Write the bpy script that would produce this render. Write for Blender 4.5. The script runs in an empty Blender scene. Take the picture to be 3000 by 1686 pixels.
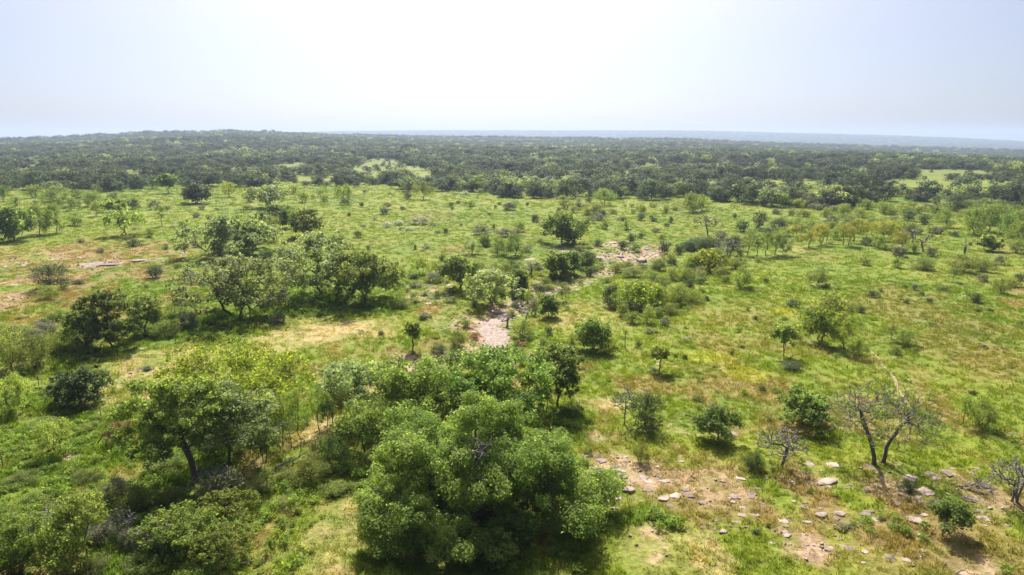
import bpy, math, time
import numpy as np
T0 = time.time()

# ------------------------------------------------------------------ camera, sky, sun, exposure
CAM_H = 26.0
PITCH = math.radians(12.49)
F_PX, CX, CY = 2000.0, 1500.0, 843.0            # in pixels of the 3000 x 1686 photograph
SUN_AZ = math.radians(-4.0)
SUN_EL = math.radians(47.0)
EXPOSURE = 0.9
SUN_STRENGTH = 5.0
SKY_STRENGTH = 0.05
AUREOLE = 0.080
HAZE_DENSITY = 1.0 / 6000.0

scene = bpy.context.scene
COL = scene.collection
cam_data = bpy.data.cameras.new('camera')
cam_data.sensor_width = 36.0
cam_data.lens = 36.0 * F_PX / 3000.0
cam_data.clip_start = 0.5
cam_data.clip_end = 30000.0
cam = bpy.data.objects.new('camera', cam_data)
COL.objects.link(cam)
cam.location = (0, 0, CAM_H)
cam.rotation_euler = (math.radians(90) - PITCH, 0, 0)
scene.camera = cam

world = bpy.data.worlds.new('World')
scene.world = world
world.use_nodes = True
wn, wl = world.node_tree.nodes, world.node_tree.links
wn.clear()
w_out = wn.new('ShaderNodeOutputWorld')
w_bg = wn.new('ShaderNodeBackground')
w_sky = wn.new('ShaderNodeTexSky')
w_sky.sky_type = 'NISHITA'
w_sky.sun_disc = False
w_sky.sun_elevation = SUN_EL
w_sky.sun_rotation = SUN_AZ
w_sky.altitude = 400
w_sky.air_density = 0.6
w_sky.dust_density = 2.6
w_sky.ozone_density = 6.0
w_bg.inputs['Strength'].default_value = SKY_STRENGTH
wl.new(w_sky.outputs[0], w_bg.inputs['Color'])
# the hazy air's bright aureole round the sun (Henyey-Greenstein, g = 0.8)
SUN_DIR = (math.sin(SUN_AZ) * math.cos(SUN_EL), math.cos(SUN_AZ) * math.cos(SUN_EL), math.sin(SUN_EL))
def _wmath(op, a, b):
    m = wn.new('ShaderNodeMath'); m.operation = op
    for i, t in enumerate((a, b)):
        if isinstance(t, (int, float)): m.inputs[i].default_value = t
        else: wl.new(t, m.inputs[i])
    return m.outputs[0]
w_tc = wn.new('ShaderNodeTexCoord')
w_dot = wn.new('ShaderNodeVectorMath'); w_dot.operation = 'DOT_PRODUCT'
wl.new(w_tc.outputs['Generated'], w_dot.inputs[0]); w_dot.inputs[1].default_value = SUN_DIR
w_hg = _wmath('POWER', _wmath('MAXIMUM', _wmath('SUBTRACT', 1.64, _wmath('MULTIPLY', w_dot.outputs['Value'], 1.6)), 0.09), -1.5)
w_bg2 = wn.new('ShaderNodeBackground'); w_bg2.inputs['Color'].default_value = (1.0, 0.90, 0.79, 1)
wl.new(_wmath('MULTIPLY', w_hg, AUREOLE), w_bg2.inputs['Strength'])
w_add = wn.new('ShaderNodeAddShader')
wl.new(w_bg.outputs[0], w_add.inputs[0]); wl.new(w_bg2.outputs[0], w_add.inputs[1])
wl.new(w_add.outputs[0], w_out.inputs['Surface'])

sun_data = bpy.data.lights.new('sun', 'SUN')
sun_data.energy = SUN_STRENGTH
sun_data.angle = math.radians(0.5)
sun_data.color = (1.0, 0.95, 0.86)
sun = bpy.data.objects.new('sun', sun_data)
COL.objects.link(sun)
from mathutils import Vector
sun.rotation_euler = Vector(SUN_DIR).to_track_quat('Z', 'Y').to_euler()
sun.location = (0, 0, 300)

scene.view_settings.view_transform = 'Standard'
scene.view_settings.look = 'None'
scene.view_settings.exposure = EXPOSURE
scene.view_settings.gamma = 1.0
scene.view_settings.use_curve_mapping = False
scene.render.engine = 'CYCLES'
cy = scene.cycles
cy.max_bounces = 5
cy.diffuse_bounces = 3
cy.glossy_bounces = 1
cy.transmission_bounces = 3
cy.volume_bounces = 0
cy.transparent_max_bounces = 8
cy.caustics_reflective = False
cy.caustics_refractive = False
cy.use_denoising = True
try:
    cy.denoiser = 'OPENIMAGEDENOISE'
    cy.denoising_input_passes = 'RGB_ALBEDO_NORMAL'
except Exception:
    pass
cy.sample_clamp_indirect = 4.0

# ------------------------------------------------------------------ small numeric helpers
def _hash(ix, iy, seed):
    ix = ix.astype(np.int64); iy = iy.astype(np.int64)
    h = (ix * 374761393 + iy * 668265263 + seed * 1442695041) & 0xFFFFFFFF
    h = ((h ^ (h >> 13)) * 1274126177) & 0xFFFFFFFF
    h = ((h ^ (h >> 15)) * 2246822519) & 0xFFFFFFFF
    return ((h ^ (h >> 16)) & 0xFFFFFF) / float(0xFFFFFF)

def vnoise(x, y, seed=0):
    xi = np.floor(x); yi = np.floor(y)
    fx = x - xi; fy = y - yi
    fx = fx * fx * fx * (fx * (fx * 6 - 15) + 10); fy = fy * fy * fy * (fy * (fy * 6 - 15) + 10)
    a = _hash(xi, yi, seed); b = _hash(xi + 1, yi, seed)
    c = _hash(xi, yi + 1, seed); d = _hash(xi + 1, yi + 1, seed)
    return (a * (1 - fx) + b * fx) * (1 - fy) + (c * (1 - fx) + d * fx) * fy

def fbm(x, y, scale, seed=0, octaves=3):
    s = 0.0; amp = 1.0; tot = 0.0
    ca, sa = 0.8, 0.6
    x = np.asarray(x, float) / scale; y = np.asarray(y, float) / scale
    for k in range(octaves):
        s = s + amp * vnoise(x, y, seed + 17 * k)
        tot += amp; amp *= 0.55
        x, y = (ca * x - sa * y) * 2.03 + 5.3, (sa * x + ca * y) * 2.03 + 1.7
    return s / tot

def smooth(a, b, x):
    t = np.clip((x - a) / (b - a), 0, 1)
    return t * t * (3 - 2 * t)

# pixel regions used when reading positions off the photograph: origin and scale
REG = {'A': (0, 360, 2.576), 'B': (1000, 360, 2.576), 'C': (2000, 360, 2.576),
       'D': (0, 660, 2.576), 'E': (1000, 660, 2.576), 'F': (2000, 660, 2.576),
       'G': (0, 1060, 2.313), 'H': (1000, 1060, 2.313), 'I': (2000, 1060, 2.313), 'S': (0, 0, 1.0)}
def uv(r, x, y):
    o = REG[r]
    return o[0] + x / o[2], o[1] + y / o[2]

CP, SP = math.cos(PITCH), math.sin(PITCH)
def ray(u, v):
    a = (np.asarray(u, float) - CX) / F_PX; b = (CY - np.asarray(v, float)) / F_PX
    return a, CP + b * SP, -SP + b * CP            # world x, y, z of right*a + up*b + forward

def project(x, y, z):
    dz = z - CAM_H
    f = y * CP - dz * SP
    f = np.where(np.abs(f) < 1e-6, 1e-6, f)
    return CX + F_PX * x / f, CY - F_PX * (y * SP + dz * CP) / f

# ------------------------------------------------------------------ terrain
def flat_pt(u, v):
    dx, dy, dz = ray(u, v)
    t = CAM_H / -dz
    return dx * t, dy * t

CREEK_PX = [uv('H', 480, -20), uv('E', 1210, 960), uv('E', 1150, 830), uv('E', 1130, 700), uv('E', 1250, 620), uv('E', 1330, 580), uv('E', 1480, 510),
            uv('E', 1640, 445), uv('E', 1790, 395), uv('E', 2000, 330), uv('E', 2200, 255), uv('E', 2330, 190)]
CREEK = np.array([flat_pt(u, v) for u, v in CREEK_PX])

def creek_dist(x, y):
    d = np.full(np.shape(x), 1e9)
    for (ax, ay), (bx, by) in zip(CREEK[:-1], CREEK[1:]):
        ex, ey = bx - ax, by - ay
        t = np.clip(((x - ax) * ex + (y - ay) * ey) / (ex * ex + ey * ey), 0, 1)
        d = np.minimum(d, np.hypot(x - ax - t * ex, y - ay - t * ey))
    return d

RIDGE1 = np.array([[-900, 420], [-300, 410], [0, 411], [250, 404], [450, 396], [700, 391], [900, 396], [1050, 400], [1400, 406], [2000, 412], [2400, 426], [3000, 438], [3600, 446]], float)
RIDGE2 = np.array([[-900, 430], [300, 405], [800, 393], [1000, 388], [1300, 385], [2000, 386], [2310, 393], [2660, 401], [3000, 413], [3600, 432]], float)
def _ridge_el(tab, az):
    u = CX + F_PX * np.tan(np.clip(az, -1.2, 1.2)) * 1.02
    v = np.interp(u, tab[:, 0], tab[:, 1])
    return (400.0 - v) / F_PX
def terrain(x, y):
    x = np.asarray(x, float); y = np.asarray(y, float)
    r = np.hypot(x, y); az = np.arctan2(x, np.maximum(y, 1e-3))
    az = np.where(y < 0, np.sign(x) * 1.2, az)
    z1 = CAM_H + 2600 * _ridge_el(RIDGE1, az) - 6
    z2 = CAM_H + 8200 * _ridge_el(RIDGE2, az)
    s1 = smooth(380, 2600, r)
    z = z1 * s1
    low = np.minimum(z1, z2) - 25
    z = z + (low - z1) * smooth(2650, 4200, r)
    z = z + (z2 - low) * smooth(4600, 8200, r)
    z = z - 160 * smooth(8300, 12000, r)
    z = z + (fbm(x, y, 420, 3, 3) - 0.5) * 16 * smooth(450, 1100, r) * (1 - smooth(2300, 2700, r) * 0.6)
    z = z + (fbm(x, y, 55, 5, 2) - 0.5) * 1.6 * smooth(60, 160, r)
    z = z - 0.9 * np.exp(-(creek_dist(x, y) / 5.0) ** 2) * (r < 400)
    return z

def hits(us, vs):
    us = np.asarray(us, float); vs = np.asarray(vs, float)
    dx, dy, dz = ray(us, vs)
    ts = np.geomspace(15, 12000, 520)
    X = dx[:, None] * ts; Y = dy[:, None] * ts; Z = CAM_H + dz[:, None] * ts
    G = Z - terrain(X, Y)
    below = G < 0
    k = np.where(below.any(1), below.argmax(1), len(ts) - 1)
    k = np.maximum(k, 1)
    i = np.arange(len(us))
    g0, g1 = G[i, k - 1], G[i, k]
    f = np.clip(g0 / np.where(np.abs(g0 - g1) < 1e-9, 1e-9, g0 - g1), 0, 1)
    t = ts[k - 1] + (ts[k] - ts[k - 1]) * f
    return dx * t, dy * t

def hit1(u, v):
    x, y = hits([u], [v]); return float(x[0]), float(y[0])

# ------------------------------------------------------------------ ground colours: kinds of growth and soil by place
# region, x, y, width, height, kind, strength (read off the photograph, turned into places on the ground)
BLOBS = [
 ('D', 650, 330, 1700, 420, 'dry', 1.), ('D', 900, 560, 1300, 420, 'dry', .95), ('D', 250, 760, 900, 260, 'dry', .95), ('D', 300, 250, 420, 80, 'soil', .45), ('D', 60, 560, 300, 120, 'soil', .4), ('D', 1250, 1000, 900, 160, 'straw', .7), ('D', 150, 600, 800, 260, 'dry', .8), ('D', 2350, 830, 800, 260, 'straw', .95),
 ('E', 150, 780, 560, 170, 'straw', .85), ('D', 1150, 1110, 520, 150, 'straw', .95), ('G', 950, 190, 620, 230, 'straw', .75),
 ('D', 1080, 1110, 250, 80, 'soil', .6), ('G', 510, 640, 170, 70, 'soil', .9), ('G', 2200, 1230, 480, 560, 'straw', .7),
 ('H', 60, 1080, 260, 330, 'straw', .9), ('D', 750, 300, 420, 90, 'soil', .5),
 ('I', 900, 1000, 2100, 700, 'dry', .95), ('I', 800, 1250, 400, 240, 'soil', .8), ('I', 120, 1330, 420, 300, 'straw', .85),
 ('H', 2080, 1290, 380, 360, 'straw', .95), ('H', 2060, 1290, 260, 300, 'soil', .55), ('I', 1950, 1380, 300, 160, 'soil', .8), ('I', 650, 220, 1300, 330, 'dry', .75),
 ('I', 60, 440, 560, 150, 'soil', .45), ('H', 1750, 300, 420, 110, 'straw', .8), ('H', 1900, 760, 560, 260, 'soil', .75),
 ('H', 1720, 520, 160, 100, 'soil', .6), ('I', 200, 860, 700, 260, 'soil', .45), ('I', 950, 800, 400, 120, 'soil', .5), ('I', 1650, 850, 900, 260, 'soil', .5),
 ('F', 130, 990, 460, 90, 'yellow', .7), ('F', 520, 1120, 430, 120, 'yellow', .65), ('F', 760, 660, 220, 90, 'yellow', .6),
 ('F', 1750, 720, 1600, 560, 'dry', .42), ('F', 500, 820, 900, 400, 'dry', .4), ('F', 500, 1250, 1000, 180, 'dry', .7), ('F', 2300, 1100, 700, 400, 'dry', .55),
 ('E', 790, 740, 260, 140, 'soil', .75), ('E', 690, 640, 330, 130, 'dry', .9), ('E', 780, 830, 270, 70, 'lush', .95),
 ('E', 1230, 1000, 260, 100, 'red', .95), ('E', 1060, 820, 190, 180, 'red', .8), ('E', 1850, 700, 900, 300, 'straw', .4), ('E', 640, 520, 330, 150, 'soil', .6),
 ('E', 2000, 780, 300, 60, 'straw', .5), ('E', 1450, 1180, 300, 260, 'yellow', .5),
 ('D', 1500, 800, 1000, 300, 'lush', .95), ('D', 2350, 620, 600, 200, 'lush', .95), ('E', 200, 640, 560, 130, 'lush', .8), ('D', 700, 1010, 600, 130, 'lush', .7),
 ('H', 1560, 440, 420, 250, 'lush', .9), ('I', 700, 800, 700, 250, 'lush', .65), ('I', 1450, 1200, 800, 200, 'lush', .6),
 ('G', 400, 550, 1200, 900, 'lush', .7), ('G', 1050, 880, 500, 300, 'lush', .95), ('G', 900, 1300, 800, 500, 'lush', .7), ('H', 2120, 1060, 420, 170, 'lush', .9),
 ('H', 900, 1500, 1800, 400, 'lush', .55), ('I', 250, 1330, 500, 120, 'lush', .6),
 ('E', 2210, 230, 620, 190, 'soil', .75), ('E', 1480, 510, 420, 90, 'soil', .6), ('E', 1700, 200, 330, 70, 'soil', .5), ('E', 1960, 360, 300, 70, 'straw', .6),
 ('A', 300, 960, 1000, 130, 'dry', .6), ('B', 650, 720, 500, 90, 'dry', .45), ('B', 840, 950, 260, 90, 'dry', .55),
 ('C', 2400, 930, 500, 120, 'dry', .5), ('F', 2500, 560, 260, 300, 'dry', .8), ('C', 850, 950, 250, 60, 'straw', .5),
 ('E', 350, 740, 300, 110, 'straw', .6), ('G', 2150, 470, 350, 300, 'straw', .8), ('G', 1750, 760, 260, 260, 'straw', .8), ('H', 200, 300, 350, 500, 'straw', .5),
]
def _mk_blobs():
    P = []
    for (r, x, y, w, h, k, s) in BLOBS:
        P += [uv(r, x - w / 2, y), uv(r, x + w / 2, y), uv(r, x, y - h / 2), uv(r, x, y + h / 2), uv(r, x, y)]
    P = np.array(P)
    P[:, 1] = np.maximum(P[:, 1], 470)
    X, Y = hits(P[:, 0], P[:, 1])
    out = []
    for i, b in enumerate(BLOBS):
        j = 5 * i
        rx = math.hypot(X[j + 1] - X[j], Y[j + 1] - Y[j]) / 2
        cx, cyy = (X[j + 2] + X[j + 3]) / 2, (Y[j + 2] + Y[j + 3]) / 2
        dx, dy = X[j + 2] - X[j + 3], Y[j + 2] - Y[j + 3]
        ry = math.hypot(dx, dy) / 2
        out.append((cx, cyy, rx, ry, dx / (2 * ry), dy / (2 * ry), b[5], b[6]))
    return out
BL = _mk_blobs()

PAL = {'g1': (.112, .168, .014), 'g2': (.182, .216, .022), 'g3': (.060, .098, .012), 'dry': (.245, .172, .068), 'straw': (.40, .315, .145),
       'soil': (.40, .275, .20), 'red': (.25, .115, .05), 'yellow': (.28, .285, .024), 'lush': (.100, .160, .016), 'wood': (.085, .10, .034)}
PAL = {k: np.array(v) for k, v in PAL.items()}

def zones(x, y):
    """weight of every kind of ground at places x, y"""
    shp = np.shape(x)
    wob = (fbm(x, y, 6.0, 41, 3) - 0.5) * 1.0 + (fbm(x, y, 1.6, 43, 2) - 0.5) * 0.5
    Z = {k: np.zeros(shp) for k in ('dry', 'straw', 'soil', 'red', 'yellow', 'lush')}
    for cx, cyy, rx, ry, ax, ay, k, s in BL:
        dx, dy = x - cx, y - cyy
        near = (np.abs(dx) < 2.2 * (rx + ry)) & (np.abs(dy) < 2.2 * (rx + ry))
        if not near.any():
            continue
        ddx, ddy = dx[near], dy[near]
        q = ((ddx * ay - ddy * ax) / rx) ** 2 + ((ddx * ax + ddy * ay) / ry) ** 2
        w = s * smooth(1.25, 0.45, np.sqrt(q) + wob[near] * 0.9)
        Z[k][near] = np.maximum(Z[k][near], w)
    r = np.hypot(x, y)
    cd = creek_dist(x, y)
    cz = smooth(4.2, 1.6, cd + wob * 4.0) * (r < 420)
    Z['soil'] = np.maximum(Z['soil'], 0.9 * cz)
    return Z

def ground_color(x, y):
    x = np.asarray(x, float); y = np.asarray(y, float)
    Z = zones(x, y)
    n1 = fbm(x, y, 22, 11, 3); n2 = fbm(x, y * 0.55, 3.2, 13, 3); n3 = fbm(x, y, 0.9, 19, 2); n4 = fbm(x, y, 7.5, 23, 3)
    mix = lambda a, b, t: a + (b - a) * t[..., None]
    c = mix(np.broadcast_to(PAL['g1'], x.shape + (3,)), PAL['g2'], smooth(.22, .78, .6 * n1 + .4 * n2))
    c = mix(c, PAL['g3'], .38 * smooth(.55, .75, n3 * .5 + n4 * .5))
    lushw = Z['lush']
    c = mix(c, PAL['lush'], lushw * smooth(.25, .55, n2 + .25 * lushw - .1))
    # scattered brown seed heads everywhere, more in the dry zones
    bw = smooth(.52, .68, n2 * .6 + n4 * .4) * (.20 + .45 * smooth(115, 65, np.hypot(x, y)))
    bz = smooth(.34, .56, n2 * .55 + n4 * .45) * Z['dry'] * .95
    c = mix(c, PAL['dry'], np.maximum(bw * (1 - .6 * lushw), bz))
    c = mix(c, PAL['straw'], Z['straw'] * (.25 + .75 * smooth(.34, .62, n2 * .5 + n3 * .25 + n4 * .25)))
    c = mix(c, PAL['red'], Z['red'] * smooth(.3, .55, n2))
    c = mix(c, PAL['yellow'], Z['yellow'] * smooth(.2, .5, n2 * .6 + n4 * .4))
    c = mix(c, PAL['soil'], Z['soil'] * smooth(.38, .58, n2 * .55 + n3 * .45))
    r = np.hypot(x, y)
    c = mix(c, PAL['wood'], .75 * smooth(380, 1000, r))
    c = c * (0.80 + 0.36 * n3)[..., None]
    return c, Z

# ------------------------------------------------------------------ materials
def new_mat(name):
    m = bpy.data.materials.new(name); m.use_nodes = True
    m.node_tree.nodes.clear()
    return m, m.node_tree.nodes, m.node_tree.links

def leaf_mat(name, dark, light, trans=0.56, rough=0.6, spec=0.1, var=0.25, tcol=None, patch=0.0):
    m, n, l = new_mat(name)
    out = n.new('ShaderNodeOutputMaterial')
    at = n.new('ShaderNodeAttribute'); at.attribute_name = 'tint'
    ramp = n.new('ShaderNodeMix'); ramp.data_type = 'RGBA'
    ramp.inputs[6].default_value = (*dark, 1); ramp.inputs[7].default_value = (*light, 1)
    l.new(at.outputs['Fac'], ramp.inputs[0])
    oi = n.new('ShaderNodeObjectInfo')
    mr = n.new('ShaderNodeMapRange'); mr.inputs[3].default_value = 1 - var; mr.inputs[4].default_value = 1 + var
    l.new(oi.outputs['Random'], mr.inputs[0])
    hsv = n.new('ShaderNodeHueSaturation')
    if patch:
        pn = n.new('ShaderNodeTexNoise'); pn.inputs['Scale'].default_value = .011; pn.inputs['Detail'].default_value = 3
        sx = n.new('ShaderNodeVectorMath'); sx.operation = 'MULTIPLY'; sx.inputs[1].default_value = (.45, 1, 0)
        l.new(oi.outputs['Location'], sx.inputs[0]); l.new(sx.outputs[0], pn.inputs['Vector'])
        pm = n.new('ShaderNodeMapRange'); pm.inputs[1].default_value = .36; pm.inputs[2].default_value = .64; pm.inputs[3].default_value = 1 - patch; pm.inputs[4].default_value = 1 + patch
        l.new(pn.outputs[0], pm.inputs[0])
        pp = n.new('ShaderNodeMath'); pp.operation = 'MULTIPLY'
        l.new(mr.outputs[0], pp.inputs[0]); l.new(pm.outputs[0], pp.inputs[1]); l.new(pp.outputs[0], hsv.inputs['Value'])
    else:
        l.new(mr.outputs[0], hsv.inputs['Value'])
    mr2 = n.new('ShaderNodeMapRange'); mr2.inputs[3].default_value = 0.485; mr2.inputs[4].default_value = 0.515
    mm = n.new('ShaderNodeMath'); mm.operation = 'FRACT'
    m7 = n.new('ShaderNodeMath'); m7.operation = 'MULTIPLY'; m7.inputs[1].default_value = 7.31
    l.new(oi.outputs['Random'], m7.inputs[0]); l.new(m7.outputs[0], mm.inputs[0]); l.new(mm.outputs[0], mr2.inputs[0])
    l.new(mr2.outputs[0], hsv.inputs['Hue'])
    l.new(ramp.outputs[2], hsv.inputs['Color'])
    p = n.new('ShaderNodeBsdfPrincipled')
    p.inputs['Roughness'].default_value = rough
    p.inputs['Specular IOR Level'].default_value = spec
    l.new(hsv.outputs[0], p.inputs['Base Color'])
    t = n.new('ShaderNodeBsdfTranslucent')
    mul = n.new('ShaderNodeMix'); mul.data_type = 'RGBA'; mul.blend_type = 'MULTIPLY'; mul.inputs[0].default_value = 1.0
    mul.inputs[7].default_value = (*(tcol or (1.45, 1.55, 0.70)), 1)
    l.new(hsv.outputs[0], mul.inputs[6]); l.new(mul.outputs[2], t.inputs['Color'])
    mx = n.new('ShaderNodeMixShader'); mx.inputs[0].default_value = trans
    l.new(p.outputs[0], mx.inputs[1]); l.new(t.outputs[0], mx.inputs[2])
    l.new(mx.outputs[0], out.inputs['Surface'])
    return m

def bark_mat(name, c1, c2, rough=0.85):
    m, n, l = new_mat(name)
    out = n.new('ShaderNodeOutputMaterial'); p = n.new('ShaderNodeBsdfPrincipled')
    tc = n.new('ShaderNodeTexCoord'); mp = n.new('ShaderNodeMapping'); mp.inputs['Scale'].default_value = (9, 9, 2.2)
    nz = n.new('ShaderNodeTexNoise'); nz.inputs['Scale'].default_value = 1.5; nz.inputs['Detail'].default_value = 5
    mx = n.new('ShaderNodeMix'); mx.data_type = 'RGBA'; mx.inputs[6].default_value = (*c1, 1); mx.inputs[7].default_value = (*c2, 1)
    l.new(tc.outputs['Object'], mp.inputs[0]); l.new(mp.outputs[0], nz.inputs['Vector'])
    l.new(nz.outputs[0], mx.inputs[0]); l.new(mx.outputs[2], p.inputs['Base Color'])
    b = n.new('ShaderNodeBump'); b.inputs['Strength'].default_value = 0.6; b.inputs['Distance'].default_value = 0.05
    l.new(nz.outputs[0], b.inputs['Height']); l.new(b.outputs[0], p.inputs['Normal'])
    p.inputs['Roughness'].default_value = rough
    l.new(p.outputs[0], out.inputs['Surface'])
    return m

def rock_mat(name='weathered_sandstone', lo=.55, hi=1.25, sc=1.3):
    m, n, l = new_mat(name)
    out = n.new('ShaderNodeOutputMaterial'); p = n.new('ShaderNodeBsdfPrincipled')
    tc = n.new('ShaderNodeNewGeometry'); oi = n.new('ShaderNodeObjectInfo')
    nz = n.new('ShaderNodeTexNoise'); nz.inputs['Scale'].default_value = sc; nz.inputs['Detail'].default_value = 7; nz.inputs['Roughness'].default_value = 0.65
    l.new(tc.outputs['Position'], nz.inputs['Vector'])
    r = n.new('ShaderNodeValToRGB'); e = r.color_ramp.elements
    e[0].position = .32; e[0].color = (.075, .062, .056, 1)
    e[1].position = .74; e[1].color = (.43, .345, .295, 1)
    k = e.new(.46); k.color = (.26, .200, .170, 1)
    l.new(nz.outputs[0], r.inputs[0])
    mr = n.new('ShaderNodeMapRange'); mr.inputs[3].default_value = lo; mr.inputs[4].default_value = hi
    l.new(oi.outputs['Random'], mr.inputs[0])
    hsv = n.new('ShaderNodeHueSaturation'); l.new(r.outputs[0], hsv.inputs['Color']); l.new(mr.outputs[0], hsv.inputs['Value'])
    l.new(hsv.outputs[0], p.inputs['Base Color'])
    nb = n.new('ShaderNodeTexNoise'); nb.inputs['Scale'].default_value = 7; nb.inputs['Detail'].default_value = 6
    l.new(tc.outputs['Position'], nb.inputs['Vector'])
    b = n.new('ShaderNodeBump'); b.inputs['Strength'].default_value = .7; b.inputs['Distance'].default_value = .06
    l.new(nb.outputs[0], b.inputs['Height']); l.new(b.outputs[0], p.inputs['Normal'])
    p.inputs['Roughness'].default_value = .85
    p.inputs['Specular IOR Level'].default_value = .2
    l.new(p.outputs[0], out.inputs['Surface'])
    return m

def ground_mat():
    m, n, l = new_mat('meadow_ground')
    out = n.new('ShaderNodeOutputMaterial'); p = n.new('ShaderNodeBsdfPrincipled')
    at = n.new('ShaderNodeAttribute'); at.attribute_name = 'col'
    g = n.new('ShaderNodeNewGeometry')
    nz = n.new('ShaderNodeTexNoise'); nz.inputs['Scale'].default_value = 2.2; nz.inputs['Detail'].default_value = 6; nz.inputs['Roughness'].default_value = .7
    l.new(g.outputs['Position'], nz.inputs['Vector'])
    mr = n.new('ShaderNodeMapRange'); mr.inputs[1].default_value = .3; mr.inputs[2].default_value = .7; mr.inputs[3].default_value = .55; mr.inputs[4].default_value = 1.35
    l.new(nz.outputs[0], mr.inputs[0])
    nz2 = n.new('ShaderNodeTexNoise'); nz2.inputs['Scale'].default_value = .45; nz2.inputs['Detail'].default_value = 4
    l.new(g.outputs['Position'], nz2.inputs['Vector'])
    mr2 = n.new('ShaderNodeMapRange'); mr2.inputs[1].default_value = .3; mr2.inputs[2].default_value = .7; mr2.inputs[3].default_value = .482; mr2.inputs[4].default_value = .512
    l.new(nz2.outputs[0], mr2.inputs[0])
    hsv = n.new('ShaderNodeHueSaturation'); l.new(at.outputs['Color'], hsv.inputs['Color']); l.new(mr.outputs[0], hsv.inputs['Value']); l.new(mr2.outputs[0], hsv.inputs['Hue'])
    l.new(hsv.outputs[0], p.inputs['Base Color'])
    b = n.new('ShaderNodeBump'); b.inputs['Strength'].default_value = .9; b.inputs['Distance'].default_value = .25
    l.new(nz.outputs[0], b.inputs['Height']); l.new(b.outputs[0], p.inputs['Normal'])
    p.inputs['Roughness'].default_value = .9; p.inputs['Specular IOR Level'].default_value = .15
    l.new(p.outputs[0], out.inputs['Surface'])
    return m

def tuft_mat(name, trans=.45, gain=1.0):
    m, n, l = new_mat(name)
    out = n.new('ShaderNodeOutputMaterial')
    at = n.new('ShaderNodeAttribute'); at.attribute_type = 'INSTANCER'; at.attribute_name = 'col'
    ti = n.new('ShaderNodeAttribute'); ti.attribute_name = 'tint'
    mr = n.new('ShaderNodeMapRange'); mr.inputs[3].default_value = .7 * gain; mr.inputs[4].default_value = 1.45 * gain
    l.new(ti.outputs['Fac'], mr.inputs[0])
    hsv = n.new('ShaderNodeHueSaturation'); l.new(at.outputs['Color'], hsv.inputs['Color']); l.new(mr.outputs[0], hsv.inputs['Value'])
    d = n.new('ShaderNodeBsdfDiffuse'); t = n.new('ShaderNodeBsdfTranslucent')
    l.new(hsv.outputs[0], d.inputs[0])
    mul = n.new('ShaderNodeMix'); mul.data_type = 'RGBA'; mul.blend_type = 'MULTIPLY'; mul.inputs[0].default_value = 1.0
    mul.inputs[7].default_value = (1.35, 1.4, .9, 1)
    l.new(hsv.outputs[0], mul.inputs[6]); l.new(mul.outputs[2], t.inputs[0])
    mx = n.new('ShaderNodeMixShader'); mx.inputs[0].default_value = trans
    l.new(d.outputs[0], mx.inputs[1]); l.new(t.outputs[0], mx.inputs[2]); l.new(mx.outputs[0], out.inputs['Surface'])
    return m

M = {
 'oak': leaf_mat('oak_leaves', (.080, .130, .030), (.255, .300, .095)),
 'bigoak': leaf_mat('big_oak_leaves', (0.090, 0.160, 0.032), (0.335, 0.400, 0.110), var=.02, tcol=(1.5, 1.6, .8)),
 'silver': leaf_mat('live_oak_leaves', (.120, .160, .065), (.33, .37, .185), spec=.35),
 'yel': leaf_mat('yellow_green_leaves', (0.149, 0.196, 0.025), (0.345, 0.380, 0.057)),
 'mesq': leaf_mat('mesquite_leaves', (0.159, 0.207, 0.048), (0.324, 0.373, 0.110)),
 'jun': leaf_mat('juniper_needles', (0.043, 0.065, 0.020), (0.115, 0.138, 0.048), trans=.32, tcol=(1.2, 1.3, .85)),
 'thin': leaf_mat('elm_leaves', (0.117, 0.166, 0.036), (0.262, 0.310, 0.083)),
 'aut': leaf_mat('olive_yellow_leaves', (0.172, 0.179, 0.030), (0.386, 0.359, 0.069)),
 'bush': leaf_mat('brush_leaves', (0.127, 0.166, 0.039), (0.304, 0.338, 0.090)),
 'dbush': leaf_mat('dark_shrub_leaves', (0.040, 0.071, 0.023), (0.109, 0.149, 0.052), trans=.35),
 'gbush': leaf_mat('grey_shrub_leaves', (0.127, 0.130, 0.088), (0.242, 0.242, 0.171), trans=.35),
 'lbush': leaf_mat('light_shrub_leaves', (0.154, 0.204, 0.042), (0.308, 0.352, 0.099)),
 'dry': leaf_mat('dry_weed_stalks', (0.160, 0.085, 0.042), (0.320, 0.190, 0.100), trans=.35, tcol=(1.3, 1.1, .9)),
 'wbush': leaf_mat('pale_flowering_brush', (0.260, 0.290, 0.180), (0.550, 0.570, 0.420), trans=.4, tcol=(1.2, 1.2, 1.)),
 'foak': leaf_mat('woodland_oak_leaves', (.038, .062, .022), (.110, .140, .052), trans=.36, var=.4, patch=.5, tcol=(1.2, 1.3, .85)),
 'weed': leaf_mat('leafy_weeds', (0.131, 0.205, 0.029), (0.273, 0.347, 0.068), trans=.5),
 'bark': bark_mat('oak_bark', (.045, .036, .030), (.15, .125, .105)),
 'greybark': bark_mat('grey_bark', (.050, .043, .040), (.16, .14, .132)),
 'dead': bark_mat('weathered_dead_wood', (.085, .074, .072), (.27, .24, .23)),
 'iron': bark_mat('rusty_steel_post', (.05, .025, .018), (.11, .06, .04), rough=.7),
 'rock': rock_mat(), 'creek': rock_mat('creek_floor_rock', 1.0, 1.0, 2.6), 'ground': ground_mat(), 'tuft': tuft_mat('grass_blades'),
}
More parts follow.
